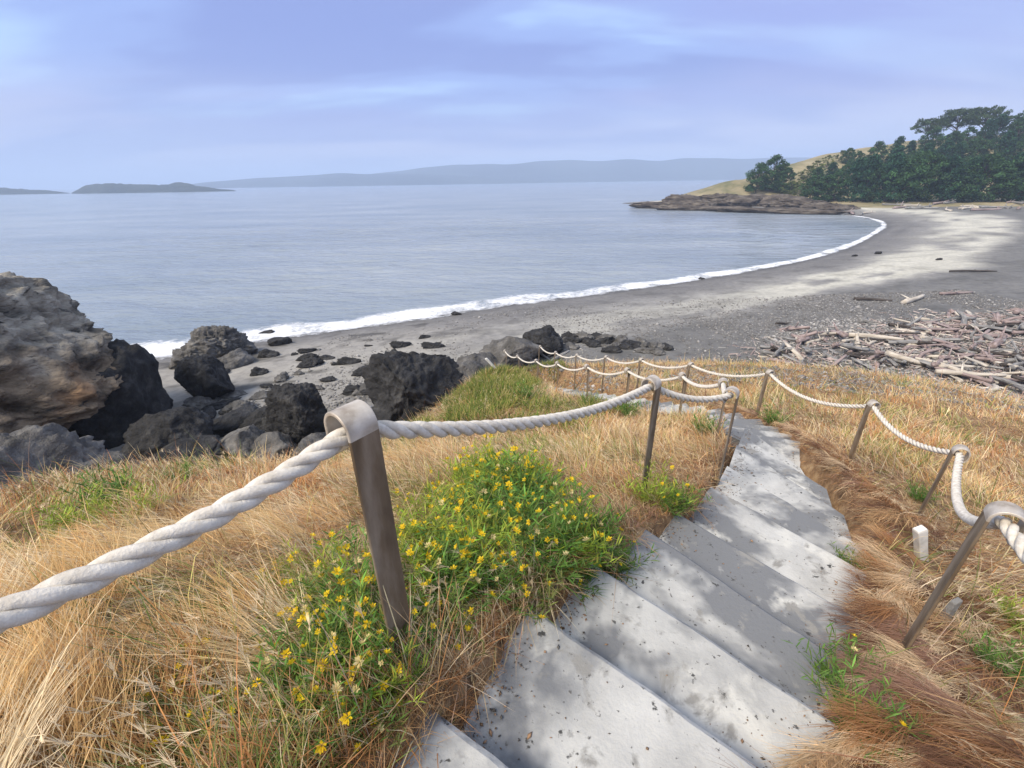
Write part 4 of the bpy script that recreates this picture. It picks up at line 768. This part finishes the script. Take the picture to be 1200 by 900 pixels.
# headland ledges
for i, (px, py, sz, lb) in enumerate([(775, 239, (26, 9, 3.2), 'low dark tip of the rocky headland ledge'), (800, 238, (26, 12, 5.5), 'brown rock ledge next to the headland tip'), (835, 237, (28, 14, 6.5), 'broad brown ledge below the grassy headland'), (872, 238, (26, 12, 6.0), 'brown rock ledge under the round bush'), (908, 239, (24, 11, 6.0), 'pale brown ledge between bush and trees'),
                                      (942, 241, (22, 10, 5.0), 'brown ledge at the start of the tree line'), (975, 243, (18, 8, 3.6), 'low brown ledge where the beach begins'), (820, 241, (34, 6, 2.2), 'thin dark shelf of rock along the headland water line'), (900, 244, (36, 6, 2.0), 'thin dark shelf of rock near the bay head')]):
    p = at_z(px, py+4.0, 0.4); o_ = link('rock_ledge', rock_mesh(300+i, sz, 5, 0.5, strata=0.5), M_ledge); o_.location = (p[0], p[1], sz[2]*0.24); o_.rotation_euler[2] = rad(-38)+random.gauss(0, 0.15); tag(o_, lb, 'rock')

# ------------------------------------------------------------------ driftwood
def log_mesh(seed, length, r):
    rng = np.random.default_rng(seed); n = 9; t = np.linspace(-0.5, 0.5, n); bend = rng.normal(0, 0.05, 2)
    p = np.stack([t*length, length*bend[0]*(t*t*4-0.5)+rng.normal(0, 0.012*length, n)*0.5, length*0.35*bend[1]*(t*t*4-0.5)], 1)
    rr = r*(1-0.35*(t+0.5))*(1+rng.normal(0, 0.05, n)); rr[0] *= 0.92
    R_ = rr[:, None]*(1+rng.normal(0, 0.09, (n, 8))); v, f = tube(p, R_, 8); parts = [(v, f)]
    for _ in range(rng.integers(0, 3)):
        k_ = rng.integers(2, n-2); a = rng.uniform(0, math.pi); d_ = np.array([rng.uniform(0.2, 0.8), math.cos(a), abs(math.sin(a))]); d_ /= np.linalg.norm(d_)
        L_ = r*rng.uniform(2, 5); q_ = p[k_]+np.linspace(0, 1, 4)[:, None]*d_*L_; parts.append(tube(q_, rr[k_]*np.array([0.45, 0.36, 0.28, 0.18])[:, None]*np.ones((4, 8)), 8))
    V, Fs = join(parts); return mesh('log', V, Fs)
LOGS = {(k_, i): None for k_ in range(4) for i in range(5)}
def logm(k_, i):
    if LOGS[(k_, i)] is None: me = log_mesh(400+i*7+k_, 2.4, (0.16, 0.13, 0.11, 0.17, 0.2)[i]); me.materials.append(M_wood[k_]); LOGS[(k_, i)] = me
    return LOGS[(k_, i)]
KN = ['rosy brown', 'weathered grey', 'bleached cream', 'dark wet']
def log(p, k_, i, scale, rz, pitch, label, group=None):
    o_ = link('driftwood_log', logm(k_, i)); o_.location = p; o_.scale = scale; o_.rotation_euler = (random.uniform(-0.3, 0.3), pitch, rz); tag(o_, label, 'log', group); return o_
poly = np.array([(905, 408), (940, 392), (1000, 392), (1080, 376), (1200, 362), (1240, 370), (1240, 485), (1195, 468), (1130, 452), (1060, 432), (960, 432), (895, 424)])
def inpoly(x, y, P):
    c = False; j = len(P)-1
    for i in range(len(P)):
        a, b = P[i], P[j]
        if (a[1] > y) != (b[1] > y) and x < (b[0]-a[0])*(y-a[1])/(b[1]-a[1])+a[0]: c = not c
        j = i
    return c
rl = random.Random(11); n_ = 0; placed = []
while n_ < 285:
    px, py = rl.uniform(890, 1240), rl.uniform(360, 486)
    if not inpoly(px, py, poly): continue
    if px < 1010 and rl.random() < 0.35: continue
    p = hit(px, py, ground, 8); lay = sum(1 for q_ in placed if abs(q_[0]-p[0])+abs(q_[1]-p[1]) < 1.1); placed.append(p)
    k_ = rl.choices(range(4), (0.36, 0.30, 0.22, 0.12))[0]; i = rl.randrange(5); s_ = rl.uniform(0.35, 1.2)*(1.35 if rl.random() < 0.15 else 1)
    log((p[0], p[1], p[2]+0.05+min(lay, 4)*0.09), k_, i, (s_*0.85, rl.uniform(0.5, 0.95)*min(s_+0.25, 1.1), rl.uniform(0.45, 0.9)*min(s_+0.25, 1.1)), rl.gauss(0.42, 0.75), rl.gauss(0, 0.16), ('short ' if s_ < 0.62 else 'long ' if s_ > 1.0 else 'middling ')+('thick ' if i in (0, 3, 4) else 'slim ')+KN[k_]+' driftwood log '+('heaped on others' if lay > 1 else 'lying on gravel')+' in the jumbled beach pile', 'driftwood pile logs'); n_ += 1
def blog(px, py, k_, i, length, rz, label, thick=1.0, pitch=0.0):
    p = hit(px, py, beach_h, 8); log((p[0], p[1], p[2]+0.12*thick), k_, i, (length/2.4, thick, thick), rz, pitch, label)
blog(1070, 353, 2, 3, 4.0, 0.55, 'large bleached log lying alone on the sand', 1.3); blog(1022, 353, 3, 1, 2.6, -0.35, 'thin dark branch beside the large bleached log'); blog(1140, 319, 3, 2, 4.5, -0.1, 'dark log lying on the pale sand band')
blog(1120, 345, 0, 1, 3.0, 0.1, 'rosy log on dark sand past the bleached log'); blog(925, 388, 0, 0, 2.2, -0.5, 'rosy branching snag at the edge of the pile', 0.9, -0.3); blog(938, 396, 0, 3, 1.8, -0.9, 'steep rosy log propped beside the branching snag', 0.9, -0.5); blog(917, 381, 3, 2, 1.6, 0.5, 'dark branch of the snag at the edge of the pile', 0.8, 0.2)
blog(955, 402, 2, 2, 1.8, 0.4, 'bleached thin log next to the branching snag', 0.9); blog(1010, 378, 1, 4, 0.8, 0.2, 'short grey stump on the gravel', 1.3)
blog(165, 546, 2, 0, 1.1, 0.5, 'short bleached log wedged between rocks above the straw bank', 1.1)
for i, (px, py, L_, rz, pi_) in enumerate([(590, 424, 2.6, 0.2, -0.25), (606, 418, 3.0, 0.9, 0.25), (622, 414, 2.4, -0.4, 0.3), (612, 428, 2.2, 0.5, 0.0), (640, 420, 2.8, -0.7, 0.35), (652, 422, 2.0, 0.6, -0.3), (600, 410, 3.0, 0.05, 0.0)]):
    blog(px, py, 1 if i % 3 else 2, (0, 2, 1)[i % 3], L_, rz, 'grey driftwood pole among rocks at the bottom of the steps, %s' % ('leaning low', 'long and thin', 'short', 'lying flat', 'propped steep', 'pale and leaning', 'lying level behind the rocks')[i], 0.75, pi_)
for i in range(26):                         # strand line of logs below the headland trees
    px = rl.uniform(985, 1198); p = at_z(px, rl.uniform(238.0, 243.5), 2.2); k_ = rl.choice((1, 2, 2, 0)); z_ = float(np.maximum(beach_h(p[:1], p[1:2]), head_h(p[:1], p[1:2]))[0])
    log((p[0], p[1], z_+0.2), k_, rl.randrange(5), (rl.uniform(1.6, 4.0), 2.2, 2.2), rl.gauss(0.6, 0.5), 0, KN[k_]+' log of the strand line below the headland trees', KN[k_]+' strand line logs')


def chips(seed, n):
    rng = np.random.default_rng(seed); q_ = []
    while len(q_) < 160:
        x, y = rng.uniform(890, 1240), rng.uniform(360, 486)
        if inpoly(x, y, poly): q_.append(hit(x, y, ground, 8)[:2])
    q_ = np.array(q_)[rng.integers(0, 160, n)]+rng.normal(0, 1.0, (n, 2)); x, y = q_[:, 0], q_[:, 1]; z = ground(x, y)+rng.uniform(0.0, 0.16, n)
    L_ = np.exp(rng.normal(-1.25, 0.5, n)); col = np.array([(0.34, 0.27, 0.25), (0.30, 0.295, 0.29), (0.58, 0.53, 0.47), (0.10, 0.09, 0.085), (0.42, 0.34, 0.32)])[rng.integers(0, 5, n)]*np.exp(rng.normal(0, 0.2, (n, 1)))
    a = rng.normal(0.42, 0.9, n); d_ = np.stack([np.cos(a), np.sin(a), rng.normal(0, 0.2, n)], 1)*L_[:, None]/2; s_ = np.stack([-np.sin(a), np.cos(a), 0*a], 1)*(0.02+0.10*L_*rng.uniform(0.3, 1, n))[:, None]*0.5; u_ = np.array([0, 0, 1.0])*(0.02+0.03*rng.uniform(0, 1, (n, 1)))
    c_ = np.stack([x, y, z], 1); V = np.stack([c_-d_-s_, c_-d_+s_, c_-d_+u_, c_+d_-s_*0.7, c_+d_+s_*0.7, c_+d_+u_*0.8], 1).reshape(-1, 3); b = (np.arange(n)*6)[:, None]
    Q = np.concatenate([b+np.array(t_) for t_ in ([0, 3, 5, 2], [2, 5, 4, 1], [1, 4, 3, 0])]); T = np.concatenate([b+np.array([0, 2, 1]), b+np.array([3, 4, 5])]); return V, [Q, T], np.repeat(col, 6, 0)
v, f, col = chips(15, 5000); me = mesh('driftwood_litter', v, f, smooth=False); colour(me, col); o = link('driftwood_litter', me, M_peb); o['kind'] = 'stuff'; tag(o, 'splintered grey and pinkish wood litter between the driftwood logs', 'driftwood')

# pebbles and wood chips
def pebbles(seed, n):
    rng = np.random.default_rng(seed); v0 = np.array([(1, 0, 0), (-1, 0, 0), (0, 1, 0), (0, -1, 0), (0, 0, 1), (0, 0, -1)], float); f0 = np.array([(0, 2, 4), (2, 1, 4), (1, 3, 4), (3, 0, 4), (2, 0, 5), (1, 2, 5), (3, 1, 5), (0, 3, 5)])
    x = rng.uniform(-13, 40, n); y = rng.uniform(12, 38, n); d = shore_d(x, y); keep = (fbm2(x, y, 0.25, 3, 7)+rng.uniform(-0.15, 0.15, n) > 0.44) & (d > 3) & ((d > 13) | (rng.uniform(0, 1, n) < 0.25)); x, y = x[keep], y[keep]; z = ground(x, y); n = len(x)
    pz = np.hypot(x-24, y-21) < 9; s_ = np.exp(rng.normal(-3.15, 0.42, n))*np.where(pz, 1.3, 1.0); a = rng.uniform(0, 6.28, n); V = v0[None]*np.stack([s_*rng.uniform(0.8, 1.6, n), s_, s_*rng.uniform(0.4, 0.8, n)], 1)[:, None]
    c_, si = np.cos(a)[:, None], np.sin(a)[:, None]; V = np.stack([V[..., 0]*c_-V[..., 1]*si, V[..., 0]*si+V[..., 1]*c_, V[..., 2]], -1)+np.stack([x, y, z+s_*0.15], 1)[:, None]
    g = np.exp(rng.normal(-1.6, 0.33, n)); g = np.where(pz, g*1.35, g).clip(0.03, 0.62); col = np.stack([g*1.0, g*0.965, g*0.93], 1)
    return V.reshape(-1, 3), (np.arange(n)[:, None, None]*6+f0[None]).reshape(-1, 3), np.repeat(col, 6, 0)
v, f, col = pebbles(5, 90000); me = mesh('gravel', v, f); colour(me, col); o = link('gravel', me, M_peb); o['kind'] = 'stuff'; tag(o, 'grey and white pebbles strewn over the upper beach', 'gravel')

# ------------------------------------------------------------------ trees on the headland
def tree_meshes(seed, kind):
    rng = np.random.default_rng(seed); H, Wd, clumps, per, trunk_h = {0: (12, 11, 84, 62, 0.9), 1: (13, 9.5, 80, 60, 0.5), 2: (14, 19, 90, 66, 5.5), 3: (5, 7, 44, 50, 0.4)}[kind]
    parts = [tube(np.array([(0, 0, -1.5), (0.1, 0.05, trunk_h*0.5), (0.25, -0.1, trunk_h), (0.1, 0.1, H*0.8)]), np.array([0.45, 0.34, 0.26, 0.08])[:, None]*np.ones((4, 7))*H/12, 7)]; C_ = []
    for i in range(clumps):
        a = rng.uniform(0, 6.28); u = rng.uniform(0, 1)
        if kind == 1: zz = trunk_h*0.4+(H-trunk_h*0.4)*u**0.9; rr = Wd/2*(1-u)**0.6*(0.55+0.45*rng.uniform())
        elif kind == 2: zz = trunk_h+(H-trunk_h)*(0.15+0.8*rng.uniform()); rr = Wd/2*math.sqrt(rng.uniform())*(1.05-0.35*(zz-trunk_h)/(H-trunk_h))
        else: zz = trunk_h*0.6+(H-trunk_h*0.6)*u; rr = Wd/2*math.sqrt(max(0.05, 1-(2*u-0.85)**2))*(0.5+0.5*rng.uniform())
        c = np.array([rr*math.sin(a), rr*math.cos(a), zz]); C_.append(c)
        if i % 4 == 0: parts.append(tube(np.array([(0.1, 0, min(zz*0.6, H*0.7)), c*np.array([0.5, 0.5, 1])-np.array([0, 0, 0.8]), c]), np.array([0.14, 0.09, 0.03])[:, None]*np.ones((3, 5))*H/12, 5))
    C_ = np.array(C_); tv, tf = join(parts); tm = mesh('trunk', tv, tf); tm.materials.append(M_bark)
    n = clumps*per; c = np.repeat(C_, per, 0); cs = np.repeat(rng.uniform(0.7, 1.25, clumps), per); off = rng.normal(0, 1, (n, 3)); off /= np.linalg.norm(off, axis=1)[:, None]; off *= (rng.uniform(0, 1, (n, 1))**0.45)*cs[:, None]*np.array([[1.5, 1.5, 0.95 if kind != 2 else 0.75]])*(H/13)
    P = c+off; a1 = rng.normal(0, 1, (n, 3)); a1 /= np.linalg.norm(a1, axis=1)[:, None]; a2 = np.cross(a1, rng.normal(0, 1, (n, 3))); a2 /= np.linalg.norm(a2, axis=1)[:, None]; s_ = rng.uniform(0.16, 0.36, (n, 1))*(H/13+0.2)
    V = np.stack([P-a1*s_, P+a2*s_*0.6, P+a1*s_, P-a2*s_*0.6], 1).reshape(-1, 3); F_ = np.arange(n*4).reshape(n, 4)
    base = {0: (0.042, 0.092, 0.034), 1: (0.024, 0.068, 0.034), 2: (0.06, 0.095, 0.045), 3: (0.11, 0.14, 0.045)}[kind]; tint = np.repeat(np.exp(rng.normal(0, 0.25, (clumps, 1))), per, 0); col = np.array([base])*tint*np.exp(rng.normal(0, 0.2, (n, 1)))
    cm = mesh('crown', V, F_, smooth=False); colour(cm, np.repeat(col, 4, 0)); cm.materials.append(M_crown); return tm, cm
TV = {k_: [tree_meshes(700+10*k_+i, k_) for i in range(n_v)] for k_, n_v in ((0, 3), (1, 2), (2, 2), (3, 2))}
TL = ['broad dark green tree in the headland wood', 'dense conical evergreen in the headland wood', 'tall umbrella shaped tree standing above the headland wood', 'low olive bush at the edge of the headland wood']
TN = ['broadleaf_tree', 'evergreen_tree', 'umbrella_tree', 'shrub']
def tree(px, py, t, kind, scale, label=None, group=True):
    if t is None:
        p = hit(px, py, lambda x, y: np.maximum(head_h(x, y), beach_h(x, y)), 100, 320)
    else:
        p = pt(px, py, t); p[2] = float(head_h(p[:1], p[1:2])[0])
    tm, cm = rl.choice(TV[kind]); e = empty(TN[kind], p, rl.uniform(0, 6.28)); e.scale = (scale*rl.uniform(0.92, 1.1), scale*rl.uniform(0.92, 1.1), scale*rl.uniform(0.92, 1.08))
    tag(e, label or (('small ' if scale < 0.8 else 'large ' if scale > 1.0 else 'medium ')+TL[kind]+(', front row' if t is None and kind < 2 else '')), 'tree' if kind != 3 else 'bush', ('headland %ss' % TN[kind].replace('_', ' ')) if group and not label else None); link('trunk', tm, None, e); link('crown', cm, None, e)
for px, py, kd, s_, lb in [(885, 226, 0, 0.85, 'blue green tree at the seaward side of the lone round clump'), (902, 224, 0, 1.0, 'tallest blue green tree in the lone round clump on the headland'), (916, 226, 0, 0.8, 'blue green tree at the landward side of the lone round clump')]:
    tree(px, py, None, kd, s_, lb)
for px in range(948, 1215, 15): tree(px+rl.uniform(-4, 4), 236.5-rl.uniform(0, 1.2), None, rl.choice((0, 0, 1)), rl.uniform(0.85, 1.15)*(0.68+0.32*min(1, max(0, px-940)/80)))
for px in range(955, 1215, 17): tree(px+rl.uniform(-5, 5), 222-(px-955)*0.02, 176+rl.uniform(-3, 3), rl.choice((0, 1, 0)), rl.uniform(0.8, 1.05)*(0.6+0.4*min(1, max(0, px-950)/90)))
for px in range(985, 1215, 19): tree(px+rl.uniform(-5, 5), 205-(px-985)*0.05, 192+rl.uniform(-4, 4), rl.choice((0, 1, 0)), rl.uniform(0.6, 0.85)*(0.75+0.4*min(1, (px-985)/140)))
for px, py, s_ in [(925, 229, 1.0), (938, 226, 1.2), (945, 212, 1.2), (935, 232, 0.9), (955, 205, 1.0), (968, 196, 0.9), (985, 190, 0.9)]: tree(px, py, None, 3, s_)
tree(1112, 175, 205, 2, 0.95, 'tallest umbrella shaped tree rising above the headland wood'); tree(1080, 180, 203, 2, 0.75, 'smaller umbrella tree leaning seaward beside the tallest one'); tree(1145, 172, 205, 2, 0.85, 'umbrella tree on the landward side of the tallest one'); tree(1190, 170, 200, 0, 1.0, 'large round tree at the landward end of the headland wood')

# ------------------------------------------------------------------ haze: one closed box of pale air round everything
def haze():
    v = np.array([(x, y, z) for z in (-2.6, 215) for x, y in ((-9500, -1000), (9500, -1000), (9500, 9500), (-9500, 9500))], float); f = np.array([(3, 2, 1, 0), (4, 5, 6, 7), (0, 1, 5, 4), (1, 2, 6, 5), (2, 3, 7, 6), (3, 0, 4, 7)])
    m = bpy.data.materials.new('haze_air'); m.use_nodes = True; t = m.node_tree; t.nodes.clear(); o_ = t.nodes.new('ShaderNodeOutputMaterial'); p = t.nodes.new('ShaderNodeVolumePrincipled')
    p.inputs['Color'].default_value = (0.62, 0.76, 1.0, 1); p.inputs['Density'].default_value = 0.00042; p.inputs['Anisotropy'].default_value = 0.0; t.links.new(p.outputs[0], o_.inputs['Volume'])
    h = link('haze', mesh('haze', v, f, smooth=False), m); h['kind'] = 'stuff'; tag(h, 'thin pale sea haze in the air over the bay', 'haze')
haze()
sc.cycles.volume_bounces = 1; sc.cycles.max_bounces = 6; sc.cycles.transparent_max_bounces = 12
